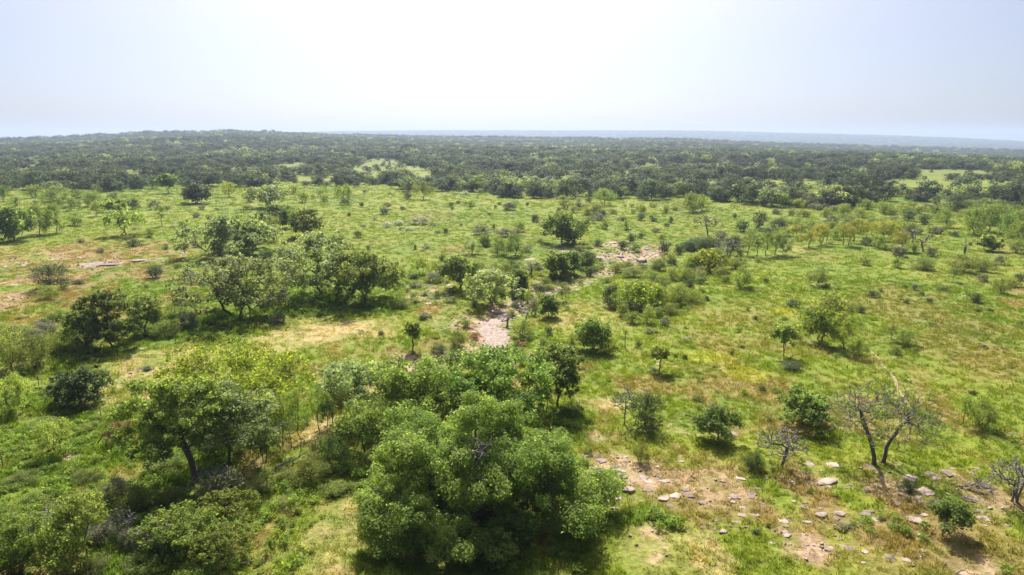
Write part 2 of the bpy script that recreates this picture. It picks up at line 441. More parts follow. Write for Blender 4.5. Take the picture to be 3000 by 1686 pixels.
def _path_mat():
    m, n, l = new_mat('trodden_dirt')
    out = n.new('ShaderNodeOutputMaterial'); p = n.new('ShaderNodeBsdfPrincipled')
    g = n.new('ShaderNodeNewGeometry'); nz = n.new('ShaderNodeTexNoise'); nz.inputs['Scale'].default_value = 3; nz.inputs['Detail'].default_value = 5
    r = n.new('ShaderNodeValToRGB'); r.color_ramp.elements[0].color = (.20, .15, .07, 1); r.color_ramp.elements[1].color = (.34, .28, .15, 1)
    l.new(g.outputs['Position'], nz.inputs['Vector']); l.new(nz.outputs[0], r.inputs[0]); l.new(r.outputs[0], p.inputs['Base Color'])
    p.inputs['Roughness'].default_value = .95; l.new(p.outputs[0], out.inputs['Surface'])
    return m
M['path'] = _path_mat()

# ------------------------------------------------------------------ mesh helpers
def mesh_np(name, V, loops, starts, mat, attrs=None, smooth_faces=False):
    me = bpy.data.meshes.new(name)
    V = np.ascontiguousarray(V, dtype=np.float32)
    me.vertices.add(len(V)); me.vertices.foreach_set('co', V.ravel())
    me.loops.add(len(loops)); me.loops.foreach_set('vertex_index', np.ascontiguousarray(loops, dtype=np.int32))
    me.polygons.add(len(starts)); me.polygons.foreach_set('loop_start', np.ascontiguousarray(starts, dtype=np.int32))
    if smooth_faces:
        me.polygons.foreach_set('use_smooth', np.ones(len(starts), dtype=bool))
    for k, (typ, arr) in (attrs or {}).items():
        a = me.attributes.new(k, typ, 'POINT')
        if typ == 'FLOAT': a.data.foreach_set('value', np.ascontiguousarray(arr, dtype=np.float32).ravel())
        elif typ == 'FLOAT_COLOR': a.data.foreach_set('color', np.ascontiguousarray(arr, dtype=np.float32).ravel())
        elif typ == 'INT': a.data.foreach_set('value', np.ascontiguousarray(arr, dtype=np.int32).ravel())
        else: a.data.foreach_set('vector', np.ascontiguousarray(arr, dtype=np.float32).ravel())
    me.update(calc_edges=True)
    if mat: me.materials.append(mat)
    return me

def leaves_mesh(name, P, N, size, tint, mat, rng, narrow=.58):
    n = len(P)
    N = N / np.maximum(np.linalg.norm(N, axis=1, keepdims=True), 1e-6)
    R = rng.normal(size=(n, 3))
    Tg = np.cross(N, R); Tg /= np.maximum(np.linalg.norm(Tg, axis=1, keepdims=True), 1e-6)
    B = np.cross(N, Tg)
    s = size[:, None] * .5
    V = np.empty((n, 4, 3))
    V[:, 0] = P - Tg * s; V[:, 1] = P - B * s * narrow; V[:, 2] = P + Tg * s + N * s * .25; V[:, 3] = P + B * s * narrow
    return mesh_np(name, V.reshape(-1, 3), np.arange(4 * n), np.arange(0, 4 * n, 4), mat, {'tint': ('FLOAT', np.repeat(tint, 4))})

class Tubes:
    def __init__(self): self.V, self.L, self.S, self.nv, self.nl = [], [], [], 0, 0
    def add(self, pts, rad, k=5):
        pts = np.asarray(pts, float); m = len(pts)
        if m < 2: return
        rad = np.broadcast_to(np.asarray(rad, float), (m,))
        d = np.gradient(pts, axis=0); d /= np.maximum(np.linalg.norm(d, axis=1, keepdims=True), 1e-9)
        ref = np.array([1., 0, 0]) if abs(d[0][0]) < .8 else np.array([0, 1., 0])
        a = np.cross(d, ref); a /= np.maximum(np.linalg.norm(a, axis=1, keepdims=True), 1e-9)
        b = np.cross(d, a)
        th = np.arange(k) * 2 * math.pi / k
        ring = pts[:, None, :] + rad[:, None, None] * (a[:, None, :] * np.cos(th)[None, :, None] + b[:, None, :] * np.sin(th)[None, :, None])
        self.V.append(ring.reshape(-1, 3))
        i = np.arange(m - 1)[:, None] * k; j = np.arange(k)[None, :]; j2 = (j + 1) % k
        q = np.stack([i + j, i + j2, i + k + j2, i + k + j], -1).reshape(-1, 4) + self.nv
        self.L.append(q.ravel()); self.S.append(self.nl + np.arange(len(q)) * 4)
        self.nv += m * k; self.nl += q.size
        cap = np.arange(k)[::-1] + self.nv - k
        self.L.append(cap[::-1]); self.S.append(np.array([self.nl])); self.nl += k
    def mesh(self, name, mat):
        return mesh_np(name, np.concatenate(self.V), np.concatenate(self.L), np.concatenate(self.S), mat, smooth_faces=True)

def obj(name, me, parent=None, loc=None):
    o = bpy.data.objects.new(name, me); COL.objects.link(o)
    if parent is not None: o.parent = parent
    if loc is not None: o.location = loc
    return o
def tag(o, label=None, cat=None, group=None, kind=None):
    if label: o['label'] = label
    if cat: o['category'] = cat
    if group: o['group'] = group
    if kind: o['kind'] = kind
    return o

# ------------------------------------------------------------------ ground sheet
def build_ground():
    th = np.concatenate([np.linspace(-180, -52, 30, endpoint=False), np.linspace(-52, 52, 600, endpoint=False), np.linspace(52, 180, 30, endpoint=False)])
    th = np.radians(th)
    r = np.concatenate([[1.0, 6, 12, 18], np.geomspace(23, 12000, 620)])
    RR, TT = np.meshgrid(r, th, indexing='ij')
    X = RR * np.sin(TT); Y = RR * np.cos(TT)
    Z = terrain(X, Y)
    nr = smooth(420, 150, RR)
    Z = Z + nr * ((fbm(X, Y, 4.0, 61, 3) - .5) * .42 + (fbm(X, Y, 1.1, 67, 2) - .5) * .20)
    Z = np.where(RR < 20, np.minimum(Z, 0.3), Z)
    c, _ = ground_color(X, Y)
    nr_, nt = X.shape
    i = np.arange(nr_ - 1)[:, None] * nt; j = np.arange(nt)[None, :]; j2 = (j + 1) % nt
    q = np.stack([i + j, i + nt + j, i + nt + j2, i + j2], -1).reshape(-1, 4)[:, ::-1]
    V = np.stack([X, Y, Z], -1).reshape(-1, 3)
    C = np.concatenate([c.reshape(-1, 3), np.ones((len(V), 1))], 1)
    me = mesh_np('ground', V, q.ravel(), np.arange(0, q.size, 4), M['ground'], {'col': ('FLOAT_COLOR', C)}, smooth_faces=True)
    o = obj('ground', me); tag(o, 'grassy rangeland ground with dry patches reaching to the far ridges', None, None, 'structure')
    return o
def gz(x, y):
    """height of the ground sheet's surface"""
    r = np.hypot(x, y)
    return terrain(x, y) + smooth(420, 150, r) * ((fbm(x, y, 4.0, 61, 3) - .5) * .42 + (fbm(x, y, 1.1, 67, 2) - .5) * .20)
ground = build_ground()
print('ground', time.time() - T0)

# ------------------------------------------------------------------ plant generator
def ball(rng, n):
    d = rng.normal(size=(n, 3)); d /= np.linalg.norm(d, axis=1, keepdims=True)
    return d

def skeleton(rng, trunk, targets, tr, tip=.02, k=5, wig=.12, thin_k=3):
    """grow limbs from the trunk polyline(s) to every target; returns Tubes"""
    nodes = []; parent = []; tips = []
    for tl in trunk:
        base = len(nodes)
        for i, p in enumerate(tl):
            nodes.append(np.array(p, float)); parent.append(-1 if i == 0 else len(nodes) - 2)
    ntr = len(nodes)
    paths = []
    base_z = min(n[2] for n in nodes)
    order = np.argsort([min(np.linalg.norm(t - n) for n in nodes) for t in targets])
    N = np.array(nodes); 
    depth = [0.0] * len(nodes)
    allow = np.array([1.0 if parent[i] >= 0 and n[2] > base_z + .25 * (max(q[2] for q in nodes) - base_z) else 1e3 for i, n in enumerate(nodes)])
    for ti in order:
        t = targets[ti]
        d = np.linalg.norm(N - t, axis=1)
        pen = d + .35 * np.array(depth) + np.maximum(0, N[:, 2] - t[2] + .1) * .9
        pen = pen * allow
        j = int(np.argmin(pen)); p0 = N[j]
        L = d[j]
        m = max(2, min(6, int(L / max(.35, .08 * tr * 40)) + 1))
        f = np.linspace(0, 1, m + 1)[1:]
        mid = p0 + (t - p0) * f[:, None] + rng.normal(size=(m, 3)) * (wig * L * np.sin(f * math.pi * .9))[:, None]
        mid[:, 2] += .12 * L * np.sin(f * math.pi) * rng.uniform(-.5, 1)
        idx = [j]
        for q in mid:
            nodes.append(q); parent.append(idx[-1]); idx.append(len(nodes) - 1)
            depth.append(depth[idx[-2]] + L / m)
        N = np.array(nodes); allow = np.concatenate([allow, np.ones(m)])
        paths.append(idx); tips.append(idx[-1])
    cnt = np.zeros(len(nodes))
    for t in tips:
        i = t
        while i >= 0:
            cnt[i] += 1; i = parent[i]
    mx = max(cnt.max(), 1)
    rad = tip + (tr - tip) * (cnt / mx) ** .62
    tb = Tubes()
    o = 0
    for tl in trunk:
        ii = list(range(o, o + len(tl))); o += len(tl)
        rr = np.maximum(rad[ii], tip * 1.2)
        rr[0] *= 1.35
        tb.add([nodes[i] for i in ii], rr, k + 2)
    for idx in paths:
        rr = rad[idx].copy(); rr[0] = min(rr[0], rr[1] * 1.25); rr[-1] = tip * .5
        tb.add([nodes[i] for i in idx], rr, k if rr[0] > tip * 3 else thin_k)
    return tb

def gen_plant(name, seed, W, H, base, nlobe, lobe_r, nleaf, leaf, mat, trunk=None, stems=1, tr=.16, D=None, shell=.45, zlow=-.55, tips_per=2,
              lobes=None, density=1.0, bark='bark', flat=.78, out_n=.9, lean=(0, 0), gaps=0.0, kbark=5, conic=0.0, xtips=0, tip=.022, sub=0):
    rng = np.random.default_rng(seed)
    a, b, c = W / 2, (D or W) / 2, H * (1 - base) / 2
    cz = H * base + c
    off = np.array([lean[0], lean[1], 0.0])
    if lobes is None:
        Ls = []
        ga = math.pi * (3 - math.sqrt(5)); ph = rng.uniform(0, 6.28)
        for i in range(nlobe):
            zz = 1 - (1 - zlow) * (i + .5) / nlobe
            zz = float(np.clip(zz + rng.normal() * .10, zlow, 1))
            q = math.sqrt(max(0, 1 - zz * zz)) if zz > 0 else 1 - .30 * zz * zz
            an = ph + i * ga + rng.normal() * .25
            q *= 1 + .13 * math.sin(2 * an + ph * 3) + .09 * math.sin(3 * an + ph * 5)
            R = lobe_r * rng.uniform(.68, 1.3)
            f = rng.uniform(.78, 1.10)
            if i % 5 == 0: f = rng.uniform(.1, .5)
            elif i % 9 == 4: f = rng.uniform(1.12, 1.28); R *= .8
            sx = 1 - conic * max(0, zz)
            p = np.array([max(a - R * .75, .05) * q * math.cos(an) * f * sx, max(b - R * .75, .05) * q * math.sin(an) * f * sx, cz + (c - R * .5) * zz * (.75 + .25 * f)])
            Ls.append((p + off, R))
    else:
        Ls = [(np.array(l[:3], float), l[3]) for l in lobes]
    Ls0 = Ls
    if sub:
        L2 = []
        for p, R in Ls:
            for _ in range(sub):
                d = ball(rng, 1)[0]; d[2] = d[2] * .8 + .22
                L2.append((p + d * R * rng.uniform(.4, 1.05) * np.array([1.1, 1.1, flat]), R * rng.uniform(.22, .50)))
        Ls = L2
    if trunk is None:
        trunk = []
        for s in range(stems):
            an = rng.uniform(0, 6.28); sp = (0 if stems == 1 else .06 * W)
            p0 = np.array([sp * math.cos(an), sp * math.sin(an), -.25])
            top = off * .8 + np.array([math.cos(an) * (0.02 if stems == 1 else .18) * W, math.sin(an) * (0.02 if stems == 1 else .18) * W, H * (base + .35 * (1 - base))])
            f = np.linspace(0, 1, 6)[:, None]
            tl = p0 + (top - p0) * f + rng.normal(size=(6, 3)) * np.array([.035 * W, .035 * W, 0]) * np.sin(f * math.pi)
            trunk.append(tl)
    tg = []
    for p, R in Ls0:
        tg.append(p.copy())
        for _ in range(tips_per):
            tg.append(p + ball(rng, 1)[0] * R * rng.uniform(.5, .95) * np.array([1, 1, flat]))
    for _ in range(xtips):
        p, R = Ls[rng.integers(len(Ls))]
        tg.append(p + ball(rng, 1)[0] * R * rng.uniform(.8, 1.35))
    tg = np.array(tg); tg[:, 2] = np.maximum(tg[:, 2], .06 * H)
    tb = skeleton(rng, trunk, tg, tr, tip=tip, k=kbark)
    trunk_me = tb.mesh(name + '_trunk', M[bark])
    crown_me = None
    if nleaf > 0:
        vol = np.array([R ** 2 for _, R in Ls]); cntl = np.maximum(4, (nleaf * vol / vol.sum()).astype(int))
        PP, NN, TT = [], [], []
        lts = np.repeat(rng.uniform(.3, .7, len(Ls0)), max(sub, 1))
        for li, ((p, R), n) in enumerate(zip(Ls, cntl)):
            d = ball(rng, n)
            ph = rng.uniform(0, 6, 3)
            bump = 1 + .22 * np.sin(d[:, 0] * 4.1 + ph[0]) * np.sin(d[:, 1] * 4.3 + ph[1]) + .16 * np.sin(d[:, 2] * 6 + d[:, 0] * 5 + ph[2])
            u = rng.uniform(0, 1, n) ** shell
            stray = rng.uniform(0, 1, n) < (.07 if sub else .10)
            u = np.where(stray, u * rng.uniform(1.0, 1.75, n), u)
            q = p + d * (R * u * bump)[:, None] * np.array([1, 1, flat])
            keep = q[:, 2] > .03 * H
            if gaps > 0:
                g = np.sin(q[:, 0] * 2.3 / lobe_r + ph[0]) * np.sin(q[:, 1] * 2.1 / lobe_r + ph[1]) * np.sin(q[:, 2] * 2.5 / lobe_r + ph[2])
                keep &= g > -.5 + gaps * rng.uniform(0, 1, n) - .15
            q, d, u = q[keep], d[keep], u[keep]
            PP.append(q)
            NN.append(d * out_n * .6 + rng.normal(size=d.shape) * .5 + np.array([0, 0, .7]))
            lt = lts[li] + rng.uniform(-.18, .18)
            TT.append(np.clip(lt + rng.normal(size=len(q)) * .22, 0, 1))
        P = np.concatenate(PP); N = np.concatenate(NN); T = np.concatenate(TT)
        sz = leaf * rng.uniform(.5, 1.5, len(P))
        crown_me = leaves_mesh(name + '_crown', P, N, sz, T, M[mat], rng)
    return trunk_me, crown_me

def gen_dead(name, seed, W, H, n=70, tr=.16, mat='dead', trunk=None, tip=.016, stems=1, crook=.2):
    rng = np.random.default_rng(seed)
    if trunk is None:
        trunk = []
        for s in range(stems):
            p0 = np.array([rng.normal() * .03 * W, rng.normal() * .03 * W, -.25]); an = rng.uniform(0, 6.28)
            top = np.array([math.cos(an) * .10 * W, math.sin(an) * .10 * W, H * .5])
            f = np.linspace(0, 1, 6)[:, None]
            trunk.append(p0 + (top - p0) * f + rng.normal(size=(6, 3)) * np.array([.018 * W, .018 * W, 0]) * np.sin(f * 3.1))
    d = ball(rng, n); d[:, 2] = np.abs(d[:, 2]) * 1.0 - .12
    tg = np.array([0, 0, H * .48]) + d * np.array([W / 2, W / 2, H * .52]) * rng.uniform(.5, 1.08, n)[:, None]
    tg[:, 2] = np.maximum(tg[:, 2], .15 * H)
    tb = skeleton(rng, trunk, tg, tr, tip=tip, k=5, wig=crook)
    return tb.mesh(name + '_trunk', M[mat])

# kind: (W, H, dict)   foliage-to-ground kinds are shrubs
KIND = {
 'oak':   (7.5, 6.0, dict(base=.03, lobe_r=1.2, mat='oak', tr=.12, zlow=-.85)),
 'silver':(8.0, 6.2, dict(base=.04, lobe_r=1.15, mat='silver', tr=.12, gaps=.15, zlow=-.85)),
 'yel':   (6.0, 6.0, dict(base=.14, lobe_r=1.0, mat='yel', tr=.10, gaps=.15, zlow=-.75)),
 'mesq':  (6.5, 5.0, dict(base=.16, lobe_r=1.0, mat='mesq', tr=.08, gaps=.45, shell=.6, out_n=.5, zlow=-.7, stems=2)),
 'jun':   (6.5, 5.6, dict(base=.0, lobe_r=1.2, mat='jun', tr=.15, zlow=-.95)),
 'thin':  (3.4, 6.0, dict(base=.22, lobe_r=.7, mat='thin', tr=.07, gaps=.3, shell=.6, zlow=-.7)),
 'aut':   (5.0, 6.0, dict(base=.24, lobe_r=.9, mat='aut', tr=.09, gaps=.2, zlow=-.7, stems=2)),
 'bush':  (3.6, 2.8, dict(base=.0, lobe_r=.66, mat='bush', tr=.05, stems=4, zlow=-.9, gaps=.12)),
 'dbush': (3.0, 2.3, dict(base=.0, lobe_r=.62, mat='dbush', tr=.05, stems=3, zlow=-.9)),
 'gbush': (3.6, 2.4, dict(base=.0, lobe_r=.58, mat='gbush', tr=.04, stems=5, zlow=-.8, gaps=.35, xtips=30, bark='dead')),
 'lbush': (3.2, 2.6, dict(base=.0, lobe_r=.6, mat='lbush', tr=.04, stems=4, zlow=-.8, gaps=.25)),
 'dry':   (3.0, 2.2, dict(base=.0, lobe_r=.45, mat='dry', tr=.03, stems=5, zlow=-.8, gaps=.5, shell=.8)),
 'wbush': (3.4, 1.8, dict(base=.0, lobe_r=.5, mat='wbush', tr=.03, stems=4, zlow=-.6, gaps=.5, shell=.8)),
}
KIND['thin2'] = (7.0, 6.0, dict(KIND['oak'][2], mat='mesq'))
KIND['foak'] = (7.5, 6.0, dict(KIND['oak'][2], mat='foak'))
SHRUBS = ('bush', 'dbush', 'gbush', 'lbush', 'dry', 'wbush')
LOD = {'mid': (3, 20, 5200, .032), 'far': (4, 12, 1300, .062), 'tiny': (4, 8, 420, .105)}    # variants, lobes, leaves, leaf size over width
PROTO = {}
def proto(kind, lod):
    key = (kind, lod)
    if key not in PROTO:
        W, H, kw = KIND[kind]; nv, nl, nleaf, ls = LOD[lod]
        kw = dict(kw)
        if kind in ('jun', 'oak') : nl = int(nl * 1.2)
        kw['lobe_r'] *= {'mid': 1.0, 'far': 1.15, 'tiny': 1.3}[lod]
        if lod != 'mid': kw.pop('xtips', 0)
        PROTO[key] = [gen_plant(f'{kind}_{lod}', 1000 * len(PROTO) + v, W, H, nlobe=nl, nleaf=nleaf, leaf=ls * W, tips_per={'mid': 2, 'far': 1, 'tiny': 0}[lod],
                                kbark={'mid': 5, 'far': 4, 'tiny': 3}[lod], tip={'mid': .02, 'far': .03, 'tiny': .05}[lod], **kw) for v in range(nv)]
    return PROTO[key]
DEADP = {}
def dead_proto(lod):
    if lod not in DEADP:
        DEADP[lod] = [gen_dead('dead_' + lod, 77 + v * 5 + (0 if lod == 'mid' else 50), 6.0, 5.5, n={'mid': 110, 'far': 45}[lod], tr=.2, tip={'mid': .02, 'far': .04}[lod]) for v in range(3)]
    return DEADP[lod]

NAMES = {'oak': 'oak_tree', 'foak': 'oak_tree', 'silver': 'oak_tree', 'yel': 'elm_tree', 'mesq': 'mesquite_tree', 'jun': 'juniper_tree', 'thin': 'slender_tree', 'aut': 'hackberry_tree', 'dead': 'dead_tree',
         'bush': 'shrub', 'dbush': 'evergreen_bush', 'gbush': 'grey_brush', 'lbush': 'leafy_bush', 'dry': 'dry_weed', 'wbush': 'shrub'}
COLOURW = {'oak': 'green', 'silver': 'grey-green', 'yel': 'yellow-green', 'mesq': 'pale airy', 'jun': 'dark', 'thin': 'slender green', 'aut': 'yellowish olive', 'dead': 'bare grey',
           'bush': 'olive-green', 'dbush': 'dark green', 'gbush': 'greyish', 'lbush': 'light green', 'dry': 'reddish brown', 'wbush': 'whitish'}
NOUN = {'oak': 'oak', 'silver': 'oak', 'yel': 'tree', 'mesq': 'mesquite', 'jun': 'juniper', 'thin': 'tree', 'aut': 'tree', 'dead': 'dead tree', 'bush': 'bush', 'dbush': 'bush', 'gbush': 'bush', 'lbush': 'bush', 'dry': 'weed clump', 'wbush': 'brush'}

# ------------------------------------------------------------------ what stands where: region, x, y of the foot (front edge for shrubs), crown width, height, kind, label, short name, extras
INV = [
 # ---- near the camera
 ('H', 890, 1050, 1460, 800, 'bigoak', 'huge broad green oak with billowing crown, the largest tree in view', 'the huge oak', {}),
 ('G', 1325, 825, 600, 695, 'oak', 'green oak with a thick dark trunk leaning to one side', 'the leaning oak', dict(mat='bigoak', lean=(-1.3, .3), tr=.24, base=.30, trunk=[np.array([[0, 0, -.3], [.02, 0, .8], [-.12, .05, 1.8], [-.5, .1, 2.9], [-.95, .15, 4.0], [-1.2, .2, 5.0]])])),
 ('G', 1640, 370, 780, 470, 'yel', 'broad yellow-green tree behind the leaning oak', 'the broad yellow-green tree', dict(tr=.25)),
 ('G', 1560, 710, 560, 540, 'silver', 'loose grey-green oak with slender trunk between leaning oak and saplings', None, dict(base=.22)),
 ('H', 1060, 430, 640, 520, 'oak', 'dense dark green oak just behind the huge oak', 'the dense oak behind', dict(mat='bigoak', base=.08)),
 ('H', 560, 470, 620, 470, 'oak', 'rounded oak with short dark trunk showing, left behind the huge oak', None, dict(mat='bigoak', base=.2)),
 ('H', 110, 400, 440, 430, 'silver', 'upright grey-green oak with forked trunk behind the slim saplings', None, dict(base=.15)),
 ('H', 160, 610, 360, 340, 'thin', 'small tree with dark trunk hugging the left flank of the huge oak', None, dict(base=.35)),
 ('G', 2280, 420, 200, 280, 'aut', 'bright golden-yellow sapling among the slim trunks', None, {}),
 ('H', 1465, 300, 350, 420, 'oak', 'tall narrow green tree standing right beside the huge oak', 'the tall narrow tree', dict(base=.2, gaps=.35)),
 ('H', 1390, 340, 110, 200, 'thin', 'thin sapling at the foot of the tall narrow tree', None, {}),
 ('G', 550, 325, 370, 290, 'jun', 'round olive juniper alone beside the straw-coloured strip', 'the round juniper', {}),
 ('G', 92, 355, 230, 280, 'mesq', 'sparse mesquite with bare crooked limbs at the frame edge', None, {}),
 ('G', 375, 625, 240, 260, 'mesq', 'light feathery mesquite rising from the leafy weeds', 'the feathery mesquite', {}),
 ('G', 1915, 555, 130, 330, 'thin', 'slim sapling, leftmost of the row behind the fallen limb', None, {}),
 ('G', 1975, 575, 120, 420, 'thin', 'tall slim sapling, second of the row behind the fallen limb', None, {}),
 ('G', 2035, 600, 140, 440, 'thin', 'tallest slim sapling in the row behind the fallen limb', None, {}),
 ('G', 2165, 545, 120, 380, 'thin', 'slim sapling near the golden-yellow one', None, {}),
 ('G', 2225, 535, 110, 330, 'thin', 'slim sapling pressed against the golden-yellow one', None, {}),
 ('G', 1790, 700, 200, 290, 'thin', 'grey many-stemmed sapling at the near end of the fallen limb', None, dict(stems=3)),
 ('G', 1815, 885, 120, 190, 'thin', 'small thin sapling standing alone in front of the fallen limb', None, {}),
 ('G', 2110, 850, 270, 220, 'bush', 'rounded olive bush by the fallen limb', None, {}),
 ('G', 1550, 1120, 350, 260, 'bush', 'bushy green shrub under the grey dead twigs', None, {}),
 ('G', 1470, 930, 330, 240, 'dead', 'tangle of pinkish grey dead twigs beside the leaning trunk', 'the dead twig tangle', dict(n=420, tr=.05, stems=5)),
 ('G', 1250, 1370, 480, 380, 'bush', 'big olive bush with lit yellow top, near bottom of the frame', 'the big olive bush', {}),
 ('G', 1520, 1400, 380, 300, 'lbush', 'yellow-green bush merging with the big olive bush', None, {}),
 ('G', 900, 1275, 180, 180, 'gbush', 'bare greyish twig bush beside the big olive bush', None, {}),
 ('G', 1060, 1330, 300, 270, 'gbush', 'twiggy greyish bush between the grey twig bush and the big olive bush', None, {}),
 ('G', 560, 1330, 330, 450, 'thin', 'dark-stemmed tree with sparse crown near the lower left corner', 'the sparse corner tree', dict(base=.42, stems=2)),
 ('G', 370, 1175, 200, 280, 'dead', 'leaning bare grey sapling near the lower left corner', None, dict(n=50, tr=.09)),
 ('G', 130, 1460, 400, 460, 'bush', 'tall olive bush filling the lower left corner', None, {}),
 ('G', 430, 1470, 380, 420, 'lbush', 'light green bush next to the tall corner bush', None, {}),
 ('G', 60, 1150, 150, 210, 'thin', 'thin tree at the frame edge above the tall corner bush', None, {}),
 ('G', 810, 950, 190, 170, 'gbush', 'twiggy grey-green bush on the weedy slope', None, {}),
 ('G', 930, 1035, 270, 190, 'bush', 'loose olive bush on the weedy slope above the big olive bush', None, {}),
 ('G', 700, 1230, 200, 160, 'gbush', 'low greyish bush between the corner tree and the grey twig bush', None, {}),
 ('G', 1000, 68, 95, 48, 'dbush', None, None, {}),
 ('G', 820, 590, 170, 200, 'dry', 'reddish brown dry weeds beside the braced fence corner', None, {}),
 ('G', 890, 560, 130, 170, 'dry', 'reddish brown dry weeds under the leaning oak', None, {}),
 ('G', 1380, 1445, 200, 80, 'lbush', None, None, {}),
 ('G', 250, 990, 220, 130, 'lbush', None, None, {}), ('G', 620, 830, 190, 110, 'lbush', None, None, {}), ('G', 150, 840, 220, 100, 'lbush', None, None, {}), ('G', 1110, 780, 230, 130, 'lbush', None, None, {}), ('G', 1180, 980, 210, 120, 'lbush', None, None, {}),
 ('G', 960, 1440, 260, 150, 'bush', None, None, {}), ('G', 1750, 920, 190, 110, 'bush', None, None, {}), ('G', 1920, 1010, 210, 110, 'lbush', None, None, {}), ('G', 1960, 850, 200, 130, 'bush', None, None, {}), ('G', 2250, 720, 230, 230, 'oak', 'small oak between the rounded olive bush and the huge oak', None, {}), ('G', 2300, 920, 210, 120, 'bush', None, None, {}),
 ('G', 1420, 640, 200, 280, 'silver', 'small grey-green oak tucked behind the leaning trunk', None, {}), ('G', 650, 1450, 240, 130, 'bush', None, None, {}), ('G', 1750, 640, 120, 240, 'thin', 'grey sapling left of the many-stemmed sapling', None, {}), ('G', 480, 800, 160, 80, 'lbush', None, None, {}), ('G', 300, 470, 200, 90, 'lbush', None, None, {}), ('G', 600, 480, 160, 70, 'lbush', None, None, {}),
 ('G', 840, 1200, 180, 250, 'dead', 'bare grey shrub left of the twiggy greyish bushes', None, dict(n=200, tr=.05, stems=4)), ('G', 250, 1230, 170, 260, 'dead', 'slim bare grey stems near the tall corner bush', None, dict(n=120, tr=.05, stems=3)),
 # ---- right foreground
 ('I', 1330, 690, 660, 530, 'dead2', 'large double-trunked tree with mostly bare grey limbs', 'the double-trunked bare tree', {}),
 ('I', 655, 710, 330, 290, 'dead', 'bare dead tree with crooked spreading limbs among the rocks', 'the crooked bare tree', dict(n=330, tr=.13, stems=1)),
 ('I', 480, 755, 130, 155, 'dbush', 'small dark bush beside the crooked bare tree', None, {}),
 ('I', 800, 470, 340, 280, 'oak', 'dense rounded oak behind the crooked bare tree', 'the rounded oak', dict(base=.05)),
 ('I', 235, 520, 260, 230, 'oak', 'small dark green oak leaning over a pale rock slab', 'the small slab oak', dict(base=.12)),
 ('I', 1750, 1170, 230, 250, 'oak', 'little green tree with a crooked trunk among pale rocks, lower right', 'the little crooked tree', dict(base=.3, lean=(.5, 0))),
 ('I', 1900, 430, 110, 220, 'thin', 'narrow dark tree paired with a rounder bush', None, {}),
 ('I', 2030, 470, 200, 210, 'bush', 'round green bush next to the narrow dark tree', None, {}),
 ('I', 2250, 960, 330, 330, 'dead', 'grey dead brush with sprawling branches at the right frame edge', 'the sprawling dead brush', dict(n=360, tr=.09, stems=4)),
 ('I', 1520, 890, 120, 110, 'dbush', 'dark bush tucked below the double-trunked bare tree', None, {}),
 ('H', 2060, 490, 230, 290, 'jun', 'dark juniper beside a leafless grey sapling', 'the dark juniper', {}),
 ('H', 1910, 440, 170, 300, 'dead', 'leafless grey sapling against the dark juniper', None, dict(n=160, tr=.06)),
 ('H', 2030, 700, 130, 150, 'bush', 'small olive bush in front of the dark juniper', None, {}),
 ('H', 1675, 645, 80, 75, 'lbush', None, None, {}),
 ('I', 100, 270, 90, 60, 'bush', None, None, {}), ('I', 540, 210, 70, 50, 'dbush', None, None, {}), ('I', 1965, 228, 50, 40, 'dbush', None, None, {}),
 ('I', 740, 65, 150, 70, 'dbush', None, None, {}), ('I', 500, 1185, 60, 45, 'dbush', None, None, {}), ('I', 575, 1135, 40, 40, 'dbush', None, None, {}), ('I', 1090, 1150, 110, 60, 'gbush', None, None, {}),
 # ---- left middle
 ('D', 1800, 690, 640, 470, 'silver', 'spreading grey-green oak on a forked trunk in deep shade', 'the forked oak', dict(stems=2, base=.07)),
 ('D', 2420, 565, 560, 500, 'silver', 'tall grey-green oak at the shaded heart of the grove', 'the tall grove oak', dict(base=.05)),
 ('E', 180, 620, 540, 420, 'oak', 'wide dark oak at the right end of the grove', 'the wide grove oak', dict(base=.02)),
 ('A', 1690, 1030, 480, 330, 'silver', 'silvery oak, left one of the pale-leaved pair', 'the silvery oak pair', dict(stems=2, base=.0)),
 ('A', 1900, 990, 420, 310, 'silver', 'silvery oak, right one of the pale-leaved pair', None, dict(stems=2, base=.0)),
 ('A', 2065, 892, 150, 190, 'thin', 'slim oak on a bare stem beside the silvery pair', None, {}),
 ('A', 2310, 862, 240, 210, 'oak', 'umbrella-crowned oak on one dark trunk behind the grove', 'the umbrella oak', dict(base=.15)),
 ('A', 2110, 805, 230, 185, 'oak', 'low dense oak between the silvery pair and the umbrella oak', None, dict(base=.05)),
 ('D', 830, 965, 400, 460, 'oak', 'upright oak with dark trunk in the left thicket', 'the thicket oak', dict(base=.05)),
 ('D', 630, 930, 240, 330, 'thin', 'olive tree leaning on the thicket oak', None, dict(stems=2)),
 ('D', 1090, 815, 250, 290, 'oak', 'squat oak with flat yellowish top right of the thicket oak', None, dict(base=.15)),
 ('D', 1210, 720, 90, 170, 'thin', 'slim tree against the squat flat-topped oak', None, {}),
 ('D', 390, 500, 280, 220, 'jun', 'dark pointed juniper on the brownish slope', 'the slope juniper', {}),
 ('D', 380, 565, 140, 110, 'lbush', 'small light green bush in front of the dark slope juniper', None, {}),
 ('D', 1172, 405, 135, 112, 'dbush', 'compact dark bush below the flat rock slabs', None, {}),
 ('D', 600, 445, 110, 40, 'dbush', None, None, {}), ('D', 1450, 440, 115, 85, 'dbush', None, None, {}), ('D', 1010, 165, 120, 65, 'dbush', None, None, {}),
 ('D', 80, 1115, 290, 300, 'bush', 'large olive bush at the frame edge, front of the thicket', None, {}), ('D', 270, 1090, 250, 260, 'bush', None, None, {}),
 ('D', 430, 975, 170, 170, 'lbush', None, None, {}), ('D', 530, 905, 170, 150, 'dbush', None, None, {}), ('D', 680, 960, 170, 150, 'bush', None, None, {}),
